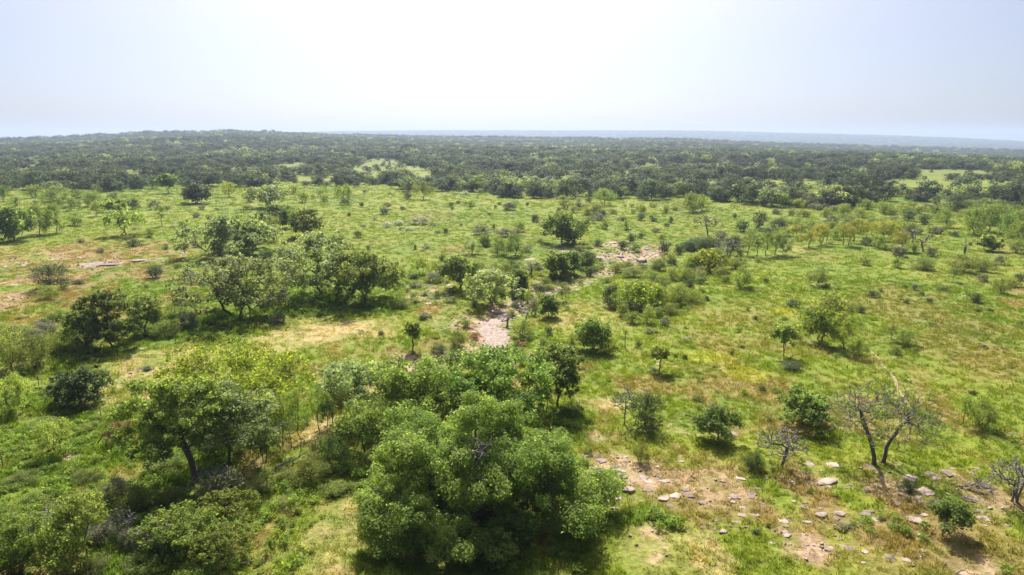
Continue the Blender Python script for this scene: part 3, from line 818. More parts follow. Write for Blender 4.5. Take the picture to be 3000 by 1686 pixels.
 ('D', 120, 900, 260, 170, 'bush', None, None, {}), ('D', 330, 850, 190, 120, 'gbush', None, None, {}), ('D', 880, 850, 120, 170, 'gbush', None, None, {}),
 ('D', 450, 725, 170, 95, 'lbush', None, None, {}), ('D', 1385, 590, 130, 140, 'thin', None, None, {}), ('D', 1400, 800, 200, 150, 'gbush', None, None, {}),
 ('D', 1240, 860, 220, 140, 'bush', None, None, {}), ('D', 1330, 700, 180, 130, 'lbush', None, None, {}), ('D', 1680, 645, 130, 200, 'thin', 'slim trunk under the forked oak, left side', None, {}),
 ('D', 1890, 705, 190, 310, 'thin', 'slim dark trunk close right of the forked oak', None, {}), ('D', 2065, 690, 150, 250, 'yel', 'yellowish sapling between forked oak and tall grove oak', None, {}),
 ('D', 2030, 275, 110, 90, 'dbush', None, None, {}), ('D', 1110, 480, 50, 28, 'dbush', None, None, {}), ('D', 2100, 750, 130, 80, 'gbush', None, None, {}),
 ('D', 820, 1000, 110, 90, 'bush', None, None, {}), ('D', 320, 750, 90, 45, 'dbush', None, None, {}),('D', 2240, 120, 90, 40, 'dbush', None, None, {}),
 # ---- centre
 ('E', 537, 945, 125, 215, 'thin', 'little lollipop tree on a crooked stem in the straw', 'the lollipop tree', dict(base=.38, tr=.09, gaps=.5, lean=(.15, 0))),
 ('E', 745, 1020, 142, 130, 'dbush', 'compact dark bush right of the lollipop tree', None, {}), ('E', 880, 925, 160, 130, 'bush', None, None, {}), ('E', 940, 780, 115, 80, 'bush', None, None, {}),
 ('E', 1140, 645, 370, 300, 'silver', 'silvery rounded oak beside the creek bed', 'the silvery creek oak', dict(base=.04)),
 ('E', 880, 485, 230, 250, 'oak', 'dark oak with twin trunks by the pink soil', 'the twin-trunk oak', dict(stems=2, base=.2)), ('E', 1040, 400, 260, 130, 'bush', None, None, {}), ('E', 1160, 350, 75, 75, 'dbush', None, None, {}),
 ('E', 1335, 525, 140, 195, 'oak', 'dark upright oak touching the silvery creek oak', None, dict(base=.05)), ('E', 1290, 350, 130, 90, 'dbush', None, None, {}),
 ('E', 605, 368, 115, 135, 'mesq', 'small feathery tree behind the wide grove oak', None, {}), ('E', 715, 362, 80, 95, 'mesq', None, None, {}), ('E', 550, 410, 85, 50, 'dbush', None, None, {}), ('E', 690, 440, 150, 85, 'gbush', None, None, {}), ('E', 760, 270, 60, 48, 'dbush', None, None, {}),
 ('E', 985, 220, 150, 115, 'silver', 'small oak, left of the row of four in the meadow', 'the row of small oaks', {}), ('E', 1080, 165, 115, 105, 'bush', None, None, {}), ('E', 1180, 225, 150, 125, 'oak', 'small oak in the middle of the meadow row', None, {}), ('E', 1315, 235, 175, 165, 'oak', 'largest oak, right end of the meadow row', None, {}),
 ('B', 1065, 850, 150, 75, 'gbush', None, None, {}), ('B', 1240, 865, 140, 70, 'gbush', None, None, {}), ('B', 1310, 850, 90, 55, 'gbush', None, None, {}),
 ('E', 1610, 400, 210, 200, 'oak', 'dark green oak, left one above the creek outcrop', 'the creek outcrop oaks', dict(base=.04)), ('E', 1745, 390, 190, 185, 'oak', 'dark green oak, right one above the creek outcrop', None, dict(base=.04)), ('E', 1850, 340, 130, 140, 'dbush', None, None, {}),
 ('E', 1690, 425, 110, 60, 'bush', None, None, {}),
 ('B', 1670, 925, 270, 260, 'oak', 'broad pyramid-shaped oak in the open meadow', 'the pyramid oak', dict(base=.02)),
 ('E', 1370, 870, 190, 160, 'bush', 'green bush beside the wet creek gravel', 'the gravel-side bush', {}), ('E', 1355, 1065, 110, 150, 'lbush', 'pale round bush below the creek gravel', None, {}),
 ('E', 1245, 775, 130, 130, 'dead', 'twisted dead snag at the creek gravel', None, dict(n=16, tr=.14)), ('E', 1390, 745, 110, 130, 'dead', 'broken dead limbs poking above the gravel-side bush', None, dict(n=14, tr=.10)),
 ('E', 1450, 690, 115, 150, 'gbush', None, None, {}), ('E', 1560, 700, 160, 170, 'oak', 'small spreading oak near the creek bend', None, dict(base=.15)), ('E', 1410, 595, 85, 110, 'lbush', None, None, {}), ('E', 1660, 580, 110, 160, 'thin', None, None, {}), ('E', 1540, 480, 110, 80, 'bush', None, None, {}),
 ('E', 1425, 385, 150, 115, 'dead', 'grey bare bush between creek oaks and outcrop', None, dict(n=90, tr=.05, stems=5)),
 ('E', 1890, 970, 230, 260, 'oak', 'dense green oak clump in the middle of the slope', 'the slope clump', dict(base=.02)), ('E', 1745, 925, 85, 110, 'bush', None, None, {}), ('E', 2010, 935, 150, 170, 'bush', None, None, {}),
 ('E', 1520, 905, 85, 65, 'bush', None, None, {}), ('E', 1562, 835, 65, 75, 'dbush', None, None, {}), ('E', 2395, 1105, 165, 185, 'yel', 'small flat-topped tree on a thin leaning stem', 'the flat-topped little tree', dict(base=.5, tr=.08, lean=(.3, 0))),
 ('E', 2020, 625, 115, 180, 'jun', 'narrow dark juniper left of the leafy clump', None, {}), ('E', 2260, 650, 280, 230, 'yel', 'leafy green tree clump on the mid slope', 'the leafy clump', dict(base=.05)), ('E', 2120, 705, 120, 130, 'bush', None, None, {}), ('E', 2200, 750, 125, 110, 'bush', None, None, {}),
 ('E', 2310, 750, 115, 140, 'lbush', None, None, {}), ('E', 2540, 610, 190, 170, 'bush', None, None, {}), ('E', 2400, 620, 180, 170, 'bush', None, None, {}), ('E', 2200, 400, 200, 90, 'bush', None, None, {}), ('E', 2340, 440, 150, 110, 'lbush', None, None, {}), ('E', 2490, 420, 130, 110, 'bush', None, None, {}), ('E', 2470, 310, 120, 110, 'lbush', None, None, {}),
 ('E', 2140, 925, 50, 160, 'dead', 'thin upright dead snag on the slope', None, dict(n=6, tr=.06)), ('E', 2240, 925, 55, 60, 'dbush', None, None, {}), ('E', 2450, 770, 90, 80, 'gbush', None, None, {}), ('E', 2330, 820, 120, 40, 'lbush', None, None, {}),
 ('E', 2350, 1105, 80, 40, 'gbush', None, None, {}), ('E', 305, 830, 55, 35, 'dbush', None, None, {}), ('E', 2000, 440, 90, 45, 'lbush', None, None, {}), ('E', 630, 720, 110, 60, 'gbush', None, None, {}),
 ('E', 960, 560, 120, 70, 'bush', None, None, {}), ('E', 1000, 620, 90, 55, 'gbush', None, None, {}), ('E', 1060, 470, 130, 110, 'silver', 'small silvery tree between twin-trunk oak and creek oak', None, {}), ('E', 1240, 400, 130, 120, 'bush', None, None, {}), ('E', 1200, 520, 110, 90, 'dbush', None, None, {}), ('E', 1390, 470, 90, 80, 'bush', None, None, {}), ('E', 1500, 590, 100, 90, 'bush', None, None, {}), ('E', 1610, 640, 110, 80, 'lbush', None, None, {}), ('E', 1700, 520, 90, 80, 'bush', None, None, {}), ('E', 1480, 340, 100, 70, 'gbush', None, None, {}),
 ('E', 1950, 330, 90, 55, 'bush', None, None, {}), ('E', 2060, 350, 110, 60, 'lbush', None, None, {}), ('E', 2130, 330, 100, 60, 'bush', None, None, {}), ('E', 2260, 360, 130, 80, 'bush', None, None, {}), ('E', 2400, 350, 150, 100, 'bush', None, None, {}), ('E', 2420, 500, 170, 130, 'bush', None, None, {}), ('E', 2300, 530, 160, 120, 'bush', None, None, {}), ('E', 2160, 560, 130, 130, 'lbush', None, None, {}), ('E', 2060, 500, 90, 70, 'bush', None, None, {}), ('E', 2480, 680, 140, 100, 'bush', None, None, {}), ('E', 2380, 700, 120, 90, 'lbush', None, None, {}), ('E', 2080, 640, 110, 110, 'bush', None, None, {}),
 ('E', 460, 640, 140, 90, 'bush', None, None, {}), ('E', 560, 480, 90, 60, 'gbush', None, None, {}), ('E', 840, 590, 110, 60, 'lbush', None, None, {}), ('E', 1290, 690, 80, 60, 'bush', None, None, {}), ('E', 1340, 930, 110, 70, 'dry', None, None, {}), ('E', 1010, 870, 90, 60, 'dry', None, None, {}), ('E', 1880, 260, 100, 70, 'dbush', None, None, {}), ('E', 1760, 260, 90, 60, 'bush', None, None, {}), ('E', 2120, 190, 90, 70, 'dbush', None, None, {}),
 ('F', 20, 430, 130, 110, 'bush', None, None, {}), ('F', 120, 420, 120, 90, 'lbush', None, None, {}), ('F', 290, 400, 120, 90, 'bush', None, None, {}), ('F', 240, 270, 150, 100, 'bush', None, None, {}), ('F', 330, 260, 120, 90, 'gbush', None, None, {}),
 # ---- right middle
 ('F', 762, 990, 180, 245, 'mesq', 'light green tree with thin stem, left of the sunlit group', None, dict(base=.35)), ('F', 835, 835, 95, 100, 'mesq', None, None, {}),
 ('F', 1030, 885, 250, 275, 'yel', 'tallest bright yellow-green tree of the sunlit group', 'the sunlit group', dict(stems=2)), ('F', 1212, 935, 220, 225, 'yel', 'yellow-green tree on a straight stem, middle of the sunlit group', None, {}), ('F', 1310, 1005, 140, 175, 'mesq', 'small tree at the near end of the sunlit group', None, {}), ('F', 1140, 725, 290, 215, 'mesq', 'feathery dark-green tree behind the sunlit group', None, dict(base=.02)),
 ('F', 835, 625, 112, 75, 'dbush', None, None, {}), ('F', 1030, 470, 185, 140, 'bush', 'large round bush in the open right meadow', 'the large round bush', {}), ('F', 1345, 665, 82, 58, 'dbush', None, None, {}), ('F', 1435, 548, 85, 65, 'dbush', None, None, {}), ('F', 2210, 590, 115, 85, 'dbush', 'dark oval bush standing alone near the right edge', None, {}),
 ('F', 1860, 600, 48, 45, 'dbush', None, None, {}), ('F', 1690, 598, 52, 40, 'dbush', None, None, {}), ('F', 1975, 503, 95, 40, 'dbush', None, None, {}), ('F', 550, 715, 34, 35, 'dbush', None, None, {}), ('F', 1670, 472, 44, 28, 'dbush', None, None, {}), ('F', 1750, 490, 60, 55, 'gbush', None, None, {}), ('F', 1805, 530, 44, 34, 'dbush', None, None, {}), ('F', 1490, 500, 44, 34, 'bush', None, None, {}),
 ('F', 1570, 875, 110, 130, 'thin', None, None, {}), ('F', 1670, 920, 180, 150, 'bush', 'low tangled bush pair right of the sunlit group', None, {}), ('F', 1600, 980, 110, 75, 'lbush', None, None, {}),
 ('F', 1810, 345, 220, 105, 'bush', None, None, {}), ('F', 2100, 365, 260, 150, 'bush', 'wide dark bush mass in the far right meadow', 'the wide bush mass', {}), ('F', 2280, 360, 180, 110, 'bush', None, None, {}), ('F', 2040, 430, 85, 115, 'thin', None, None, {}), ('F', 1620, 325, 105, 95, 'bush', None, None, {}), ('F', 1372, 304, 82, 78, 'bush', None, None, {}), ('F', 1640, 240, 110, 80, 'gbush', None, None, {}), ('F', 1750, 215, 55, 70, 'thin', None, None, {}), ('F', 1880, 240, 80, 80, 'gbush', None, None, {}),
 ('F', 450, 485, 175, 165, 'bush', 'round olive bush at the right end of the slope thicket', None, {}), ('F', 80, 590, 140, 110, 'bush', None, None, {}), ('F', 200, 365, 250, 180, 'yel', 'leafy light tree clump below the slim grey row', None, dict(base=.05)), ('F', 390, 345, 160, 95, 'bush', None, None, {}), ('F', 130, 495, 85, 110, 'thin', None, None, {}), ('F', 50, 490, 80, 90, 'dbush', None, None, {}), ('F', 185, 570, 50, 40, 'dbush', None, None, {}), ('F', 60, 360, 170, 150, 'lbush', None, None, {}),
 ('F', 20, 1015, 60, 45, 'dbush', None, None, {}), ('F', 370, 990, 40, 40, 'dbush', None, None, {}), ('F', 440, 930, 60, 35, 'lbush', None, None, {}), ('F', 2270, 925, 80, 35, 'dbush', None, None, {}), ('F', 2260, 430, 90, 70, 'gbush', None, None, {}), ('F', 2400, 520, 130, 130, 'lbush', None, None, {}), ('F', 2390, 300, 90, 75, 'gbush', None, None, {}), ('F', 2480, 470, 120, 80, 'bush', None, None, {}), ('F', 2550, 760, 60, 50, 'bush', None, None, {}), ('F', 2540, 420, 90, 60, 'dbush', None, None, {}), ('F', 630, 435, 55, 40, 'dbush', None, None, {}), ('F', 575, 285, 80, 50, 'bush', None, None, {}), ('F', 2310, 650, 70, 30, 'dbush', None, None, {}), ('F', 2230, 655, 60, 30, 'dbush', None, None, {}),
 ('C', 490, 1000, 130, 180, 'thin', 'slim grey tree, leftmost of the slim grey row', 'the slim grey row', {}), ('C', 560, 1012, 120, 190, 'thin', 'slim grey tree, second in the slim grey row', None, {}), ('C', 630, 1008, 130, 195, 'thin', 'slim grey tree, third in the slim grey row', None, {}), ('C', 695, 1000, 130, 180, 'thin', 'slim grey tree, fourth in the slim grey row', None, {}), ('C', 755, 1000, 140, 185, 'silver', 'slim grey tree, rightmost of the slim grey row', None, {}),
 ('C', 345, 1020, 220, 170, 'dead', 'pale bare crooked tree in front of dark bushes', 'the pale bare tree', dict(n=90, tr=.12)), ('C', 120, 970, 220, 120, 'dbush', None, None, {}), ('C', 230, 975, 170, 125, 'dbush', None, None, {}), ('C', 395, 970, 170, 120, 'dbush', None, None, {}), ('C', 40, 975, 130, 90, 'dbush', None, None, {}),
 ('C', 190, 855, 210, 190, 'dead', 'tall bare dead tree above the creek outcrop', 'the tall dead tree', dict(n=40, tr=.2)), ('C', 1818, 975, 190, 160, 'dead', 'bare dead tree with two bent limbs, right meadow', 'the bent dead tree', dict(n=14, tr=.2)), ('C', 1735, 905, 150, 150, 'dead', 'grey leafless tree beside the bent dead tree', None, dict(n=90, tr=.1, stems=3)), ('C', 2130, 990, 70, 120, 'dead', 'group of thin bare stems in the right meadow', None, dict(n=8, tr=.05, stems=4)),
 ('C', 940, 945, 130, 130, 'aut', 'yellowish small tree, left end of the golden row', 'the golden row', {}), ('C', 1035, 920, 140, 160, 'aut', None, None, {}), ('C', 1230, 930, 140, 175, 'aut', None, None, {}), ('C', 1300, 905, 140, 185, 'aut', None, None, {}), ('C', 1370, 880, 125, 150, 'aut', None, None, {}), ('C', 1445, 860, 115, 120, 'aut', None, None, {}), ('C', 1530, 890, 170, 155, 'aut', None, None, {}), ('C', 1640, 970, 140, 155, 'aut', 'yellowish tree, right end of the golden row', None, {}), ('C', 1480, 950, 110, 110, 'bush', None, None, {}), ('C', 1570, 880, 110, 150, 'aut', None, None, {}), ('C', 1085, 905, 90, 110, 'thin', None, None, {}), ('C', 845, 870, 90, 110, 'aut', None, None, {}), ('C', 870, 900, 70, 60, 'bush', None, None, {}),
 ('C', 1380, 930, 90, 70, 'gbush', None, None, {}), ('C', 1745, 985, 70, 75, 'bush', None, None, {}), ('C', 1640, 1020, 120, 90, 'gbush', None, None, {}),
 ('C', 820, 705, 85, 62, 'bush', None, None, {}), ('C', 910, 715, 105, 62, 'bush', None, None, {}), ('C', 1080, 715, 105, 80, 'bush', None, None, {}), ('C', 1210, 715, 135, 105, 'bush', None, None, {}), ('C', 1330, 718, 120, 85, 'bush', None, None, {}), ('C', 700, 690, 90, 45, 'gbush', None, None, {}), ('C', 450, 825, 120, 100, 'dbush', None, None, {}), ('C', 575, 805, 110, 140, 'jun', 'small juniper with pointed tip above the slim grey row', None, {}), ('C', 725, 815, 160, 100, 'dbush', None, None, {}), ('C', 860, 815, 140, 105, 'bush', None, None, {}), ('C', 960, 825, 95, 95, 'bush', None, None, {}), ('C', 1130, 805, 95, 65, 'bush', None, None, {}), ('C', 1150, 885, 85, 85, 'bush', None, None, {}), ('C', 1270, 765, 85, 60, 'gbush', None, None, {}), ('C', 1590, 755, 75, 50, 'gbush', None, None, {}), ('C', 1700, 745, 120, 90, 'dbush', None, None, {}), ('C', 1820, 770, 110, 80, 'dbush', None, None, {}),
 ('C', 1985, 795, 130, 135, 'oak', 'oak, nearer of two at the right meadow edge', None, {}), ('C', 1910, 740, 120, 110, 'oak', 'oak, farther of two at the right meadow edge', None, {}), ('C', 2190, 840, 190, 200, 'oak', 'dark oak with short trunk near the right frame edge', 'the right-edge oaks', {}), ('C', 2310, 825, 230, 215, 'oak', None, None, {}), ('C', 2440, 860, 150, 180, 'oak', None, None, {}), ('C', 2530, 915, 160, 180, 'oak', None, None, {}), ('C', 2045, 862, 75, 48, 'dbush', None, None, {}), ('C', 1935, 845, 95, 60, 'gbush', None, None, {}), ('C', 2300, 975, 190, 125, 'mesq', None, None, dict(base=.03)), ('C', 2090, 672, 270, 135, 'jun', None, None, {}), ('C', 1655, 640, 60, 38, 'bush', None, None, {}), ('C', 1580, 690, 110, 60, 'bush', None, None, {}),
 ('C', 60, 680, 180, 150, 'lbush', None, None, {}), ('C', 150, 670, 120, 130, 'lbush', None, None, {}), ('C', 745, 635, 115, 100, 'yel', None, None, {}), ('C', 870, 645, 115, 75, 'bush', None, None, {}), ('C', 395, 720, 35, 40, 'dbush', None, None, {}), ('C', 90, 780, 45, 70, 'thin', None, None, {}), ('C', 1000, 660, 110, 50, 'gbush', None, None, {}), ('C', 1130, 650, 100, 60, 'bush', None, None, {}),
 ('C', 2380, 750, 200, 140, 'oak', None, None, {}), ('C', 2500, 770, 190, 150, 'oak', None, None, {}), ('C', 2565, 830, 150, 180, 'oak', None, None, {}), ('C', 2250, 730, 180, 110, 'dbush', None, None, {}), ('C', 2130, 735, 150, 90, 'bush', None, None, {}), ('C', 2400, 675, 190, 90, 'jun', None, None, {}), ('C', 2545, 700, 170, 110, 'jun', None, None, {}), ('C', 2530, 990, 150, 120, 'bush', None, None, {}), ('C', 1790, 690, 120, 70, 'bush', None, None, {}), ('C', 1860, 670, 110, 60, 'gbush', None, None, {}),
 ('C', 1010, 855, 110, 95, 'bush', None, None, {}), ('C', 1200, 855, 115, 90, 'bush', None, None, {}), ('C', 1420, 800, 110, 75, 'dbush', None, None, {}), ('C', 1500, 805, 115, 85, 'bush', None, None, {}), ('C', 1620, 840, 120, 100, 'bush', None, None, {}), ('C', 1560, 965, 100, 60, 'lbush', None, None, {}), ('C', 1690, 870, 95, 80, 'gbush', None, None, {}), ('C', 1880, 835, 110, 70, 'bush', None, None, {}), ('C', 1320, 800, 100, 80, 'bush', None, None, {}), ('C', 780, 860, 110, 80, 'bush', None, None, {}), ('C', 640, 860, 120, 80, 'dbush', None, None, {}), ('C', 520, 880, 110, 80, 'bush', None, None, {}), ('C', 300, 890, 120, 80, 'gbush', None, None, {}),
 ('B', 1560, 840, 110, 80, 'bush', None, None, {}), ('B', 1750, 780, 80, 50, 'bush', None, None, {}), ('B', 1080, 940, 110, 80, 'bush', None, None, {}), ('B', 1400, 980, 90, 60, 'gbush', None, None, {}), ('B', 2050, 690, 70, 40, 'bush', None, None, {}), ('B', 2350, 640, 80, 45, 'bush', None, None, {}), ('B', 2420, 880, 70, 45, 'bush', None, None, {}),
 # ---- far meadow, left
 ('A', 100, 885, 250, 260, 'oak', 'dark-trunked oak, biggest of three at the left meadow edge', 'the left-edge oaks', dict(base=.06)), ('A', 300, 845, 165, 225, 'oak', 'narrow oak, middle of three at the left meadow edge', None, {}), ('A', 430, 835, 165, 225, 'oak', 'rounded oak, right of three at the left meadow edge', None, {}), ('A', 0, 860, 70, 160, 'oak', None, None, {}), ('A', 580, 780, 145, 110, 'lbush', None, None, {}),
 ('A', 950, 850, 300, 190, 'mesq', 'wide mesquite with flat olive crown', 'the wide mesquite', dict(base=.3)), ('A', 1225, 778, 105, 160, 'thin', 'thin-stemmed small tree in the left meadow', None, {}), ('A', 1275, 532, 125, 140, 'oak', 'oak on a clear stem near the forest edge', None, dict(base=.3)), ('A', 1485, 615, 222, 155, 'jun', 'dark dome-shaped tree standing alone in the meadow', 'the dome tree', dict(base=.14)), ('A', 1730, 562, 120, 115, 'yel', 'light small tree right of the dome tree', None, {}), ('A', 2010, 640, 280, 165, 'silver', 'broad low oak in the meadow right of the dome tree', 'the broad low oak', dict(base=.18)), ('A', 1880, 605, 75, 62, 'dbush', None, None, {}),
 ('A', 1135, 865, 85, 75, 'bush', None, None, {}), ('A', 1490, 720, 62, 45, 'gbush', None, None, {}), ('A', 1365, 780, 65, 45, 'bush', None, None, {}), ('A', 1530, 658, 62, 40, 'gbush', None, None, {}), ('A', 610, 908, 75, 42, 'gbush', None, None, {}), ('A', 730, 705, 115, 115, 'mesq', None, None, {}), ('A', 860, 680, 180, 115, 'mesq', None, None, dict(base=.05)), ('A', 1010, 655, 95, 90, 'dbush', None, None, {}), ('A', 700, 630, 140, 110, 'oak', None, None, {}), ('A', 600, 600, 125, 90, 'oak', None, None, {}), ('A', 870, 600, 180, 80, 'oak', None, None, {}), ('A', 420, 640, 190, 130, 'oak', None, None, {}), ('A', 540, 665, 135, 95, 'oak', None, None, {}), ('A', 420, 550, 175, 75, 'bush', None, None, {}), ('A', 260, 568, 125, 105, 'bush', None, None, {}), ('A', 120, 608, 85, 55, 'bush', None, None, {}), ('A', 30, 595, 95, 110, 'oak', None, None, {}), ('A', 1175, 655, 95, 75, 'gbush', None, None, {}), ('A', 1065, 792, 65, 140, 'thin', None, None, {}), ('A', 1255, 660, 70, 35, 'dbush', None, None, {}),
 ('A', 2425, 562, 62, 62, 'bush', None, None, {}), ('A', 2450, 596, 85, 62, 'bush', None, None, {}), ('A', 2290, 605, 115, 95, 'bush', None, None, {}), ('A', 2220, 545, 95, 80, 'bush', None, None, {}), ('A', 2362, 573, 55, 38, 'bush', None, None, {}), ('A', 2555, 565, 75, 92, 'bush', None, None, {}), ('A', 1640, 660, 50, 20, 'gbush', None, None, {}), ('A', 1430, 870, 60, 40, 'lbush', None, None, {}), ('A', 1330, 860, 60, 40, 'lbush', None, None, {}), ('A', 770, 985, 60, 40, 'gbush', None, None, {}), ('A', 1255, 955, 55, 45, 'lbush', None, None, {}), ('A', 270, 620, 45, 40, 'gbush', None, None, {}),('A', 1310, 795, 55, 22, 'gbush', None, None, {}), ('A', 1490, 945, 90, 60, 'gbush', None, None, {}),
 # ---- far meadow, centre
 ('B', 30, 612, 130, 150, 'mesq', None, None, {}), ('B', 30, 605, 120, 45, 'bush', None, None, {}), ('B', 620, 582, 145, 142, 'yel', 'lone bright green tree at the far meadow edge', 'the lone green tree', {}), ('B', 500, 580, 75, 60, 'dbush', None, None, {}), ('B', 330, 694, 85, 58, 'dbush', None, None, {}), ('B', 345, 638, 65, 40, 'gbush', None, None, {}), ('B', 155, 638, 42, 42, 'dbush', None, None, {}), ('B', 60, 708, 32, 38, 'dbush', None, None, {}), ('B', 1270, 664, 132, 68, 'dbush', 'wide dark bush in the far meadow, alone', 'the wide dark bush', {}), ('B', 980, 634, 62, 58, 'bush', None, None, {}), ('B', 940, 618, 52, 32, 'bush', None, None, {}), ('B', 830, 636, 48, 42, 'dbush', None, None, {}), ('B', 1195, 622, 42, 26, 'dbush', None, None, {}), ('B', 1160, 648, 32, 30, 'dbush', None, None, {}), ('B', 1400, 631, 32, 30, 'dbush', None, None, {}), ('B', 1115, 696, 32, 22, 'dbush', None, None, {}),
 ('B', 1985, 622, 172, 122, 'mesq', 'lone light green tree before the dark forest edge', 'the lone light tree', {}), ('B', 1690, 654, 115, 82, 'bush', None, None, {}), ('B', 1785, 660, 115, 64, 'dbush', None, None, {}), ('B', 1920, 694, 175, 92, 'bush', None, None, {}), ('B', 1940, 742, 135, 62, 'gbush', None, None, {}), ('B', 1990, 806, 82, 82, 'bush', None, None, {}), ('B', 1860, 748, 52, 38, 'bush', None, None, {}), ('B', 1635, 682, 42, 42, 'dbush', None, None, {}), ('B', 1455, 754, 82, 68, 'dbush', None, None, {}), ('B', 1345, 828, 105, 92, 'bush', None, None, {}), ('B', 1840, 814, 82, 52, 'bush', None, None, {}), ('B', 2120, 744, 92, 38, 'gbush', None, None, {}), ('B', 2150, 808, 75, 78, 'bush', None, None, {}), ('B', 2190, 638, 52, 30, 'bush', None, None, {}), ('B', 2275, 682, 72, 72, 'bush', None, None, {}), ('B', 2450, 682, 75, 58, 'bush', None, None, {}), ('B', 2360, 748, 75, 38, 'dbush', None, None, {}), ('B', 2485, 758, 42, 62, 'dbush', None, None, {}), ('B', 2455, 784, 52, 28, 'dbush', None, None, {}), ('B', 2520, 664, 62, 38, 'bush', None, None, {}), ('B', 1150, 812, 28, 50, 'dbush', None, None, {}), ('B', 785, 840, 52, 48, 'dbush', None, None, {}), ('B', 125, 870, 68, 56, 'dbush', None, None, {}), ('B', 560, 958, 32, 42, 'dbush', None, None, {}), ('B', 695, 786, 48, 36, 'gbush', None, None, {}), ('B', 2080, 854, 48, 32, 'bush', None, None, {}), ('B', 2185, 908, 85, 78, 'dbush', None, None, {}), ('B', 2265, 874, 62, 46, 'dbush', None, None, {}), ('B', 1930, 934, 85, 58, 'dbush', None, None, {}), ('B', 2430, 996, 115, 115, 'dbush', None, None, {}), ('B', 2540, 1000, 95, 95, 'dbush', None, None, {}), ('B', 1795, 975, 115, 52, 'bush', None, None, {}), ('B', 2215, 975, 105, 70, 'bush', None, None, {}), ('B', 725, 840, 50, 28, 'gbush', None, None, {}), ('B', 180, 530, 50, 28, 'gbush', None, None, {}), ('B', 365, 542, 40, 18, 'dbush', None, None, {}), ('B', 1500, 900, 60, 30, 'gbush', None, None, {}),
 ('B', 1030, 600, 22, 70, 'thin', None, None, {}), ('B', 640, 960, 60, 35, 'gbush', None, None, {}), ('B', 200, 965, 45, 40, 'dbush', None, None, {}), ('B', 460, 660, 55, 35, 'gbush', None, None, {}), ('B', 840, 655, 30, 22, 'dbush', None, None, {}), ('B', 880, 615, 40, 30, 'gbush', None, None, {}), ('B', 905, 780, 30, 22, 'dbush', None, None, {}), ('B', 2380, 830, 80, 40, 'gbush', None, None, {}),
 ('B', 580, 775, 145, 62, 'wbush', 'broadest whitish flowering brush in the far meadow', 'the white brush', {}), ('B', 350, 795, 95, 45, 'wbush', None, None, {}), ('B', 430, 780, 90, 45, 'wbush', None, None, {}), ('B', 255, 735, 40, 45, 'wbush', None, None, {}), ('B', 520, 815, 80, 32, 'wbush', None, None, {}), ('B', 170, 785, 50, 25, 'wbush', None, None, {}), ('B', 930, 545, 80, 30, 'wbush', None, None, {}), ('B', 450, 815, 50, 32, 'wbush', None, None, {}),
]

def _thickets():
    rng = np.random.default_rng(404)
    for (r, x0, y0, x1, y1, half, n, smin, smax, kinds) in (
            ('E', 1150, 640, 1900, 370, 70, 20, 50, 110, ('bush', 'bush', 'dbush', 'gbush', 'lbush')), ('E', 1850, 330, 2560, 300, 50, 14, 50, 110, ('bush', 'bush', 'lbush', 'dbush')),
            ('E', 2050, 600, 2560, 480, 110, 22, 60, 130, ('bush', 'bush', 'lbush', 'gbush')), ('F', 0, 420, 420, 330, 90, 12, 60, 120, ('bush', 'lbush', 'gbush')),
            ('E', 480, 560, 1000, 420, 60, 10, 45, 95, ('bush', 'gbush', 'lbush')), ('C', 700, 780, 1800, 800, 55, 22, 60, 110, ('bush', 'dbush', 'gbush', 'bush')),
            ('C', 2150, 700, 2576, 740, 60, 16, 90, 170, ('oak', 'oak', 'bush', 'dbush')), ('C', 950, 660, 1750, 680, 22, 12, 70, 120, ('bush', 'gbush', 'bush')),
            ('D', 60, 960, 700, 860, 90, 14, 90, 170, ('bush', 'lbush', 'bush', 'gbush')), ('B', 1650, 640, 2560, 740, 60, 14, 40, 85, ('bush', 'dbush', 'bush'))):
        for _ in range(n):
            t = rng.uniform(); w = float(rng.uniform(smin, smax))
            INV.append((r, float(x0 + (x1 - x0) * t + rng.normal() * 12), float(y0 + (y1 - y0) * t + rng.uniform(-half, half)), w, w * float(rng.uniform(.55, .9)), kinds[int(rng.integers(len(kinds)))], None, None, {}))
_thickets()
def place_all():
    US, VS = [], []
    for r, x, y, w, h, k, *_ in INV:
        u, v = uv(r, x, y); US.append(u); VS.append(v)
    X, Y = hits(US, VS)
    recs = []
    for i, (r, x, y, w, h, k, label, short, ex) in enumerate(INV):
        s = REG[r][2]; wpx, hpx = w / s, h / s
        px, py = float(X[i]), float(Y[i]); u, v = US[i], VS[i]
        z = float(terrain(px, py))
        depth = py * CP - (z - CAM_H) * SP
        wm = wpx / F_PX * depth
        dist = math.hypot(px, py)
        if k in SHRUBS or (k == 'jun') or ex.get('base', 1) <= .05:      # foliage reaches the ground: the middle lies behind the front edge
            sh = .33 * wm
            px *= 1 + sh / dist; py *= 1 + sh / dist; dist += sh
        a, b, c = ray(u, v - hpx)
        zt = CAM_H + c / math.hypot(a, b) * dist                # height where the ray of the top passes over the foot
        hm = max(zt - z, .25 * wm)
        # a crown's far side shows above its middle
        dep = math.atan2(-c, math.hypot(a, b))
        hm = max(hm - .16 * wm * math.tan(max(dep, 0)), .3 * wm)
        wm *= 1.12 + (.10 if k in ('oak', 'silver', 'yel') and wpx > 80 else 0); hm *= 1.06
        recs.append(dict(u=u, v=v, w=wm, h=hm, wpx=wpx, hpx=hpx, x=px, y=py, k=k, label=label, short=short, ex=ex))
    return recs
RECS = place_all()

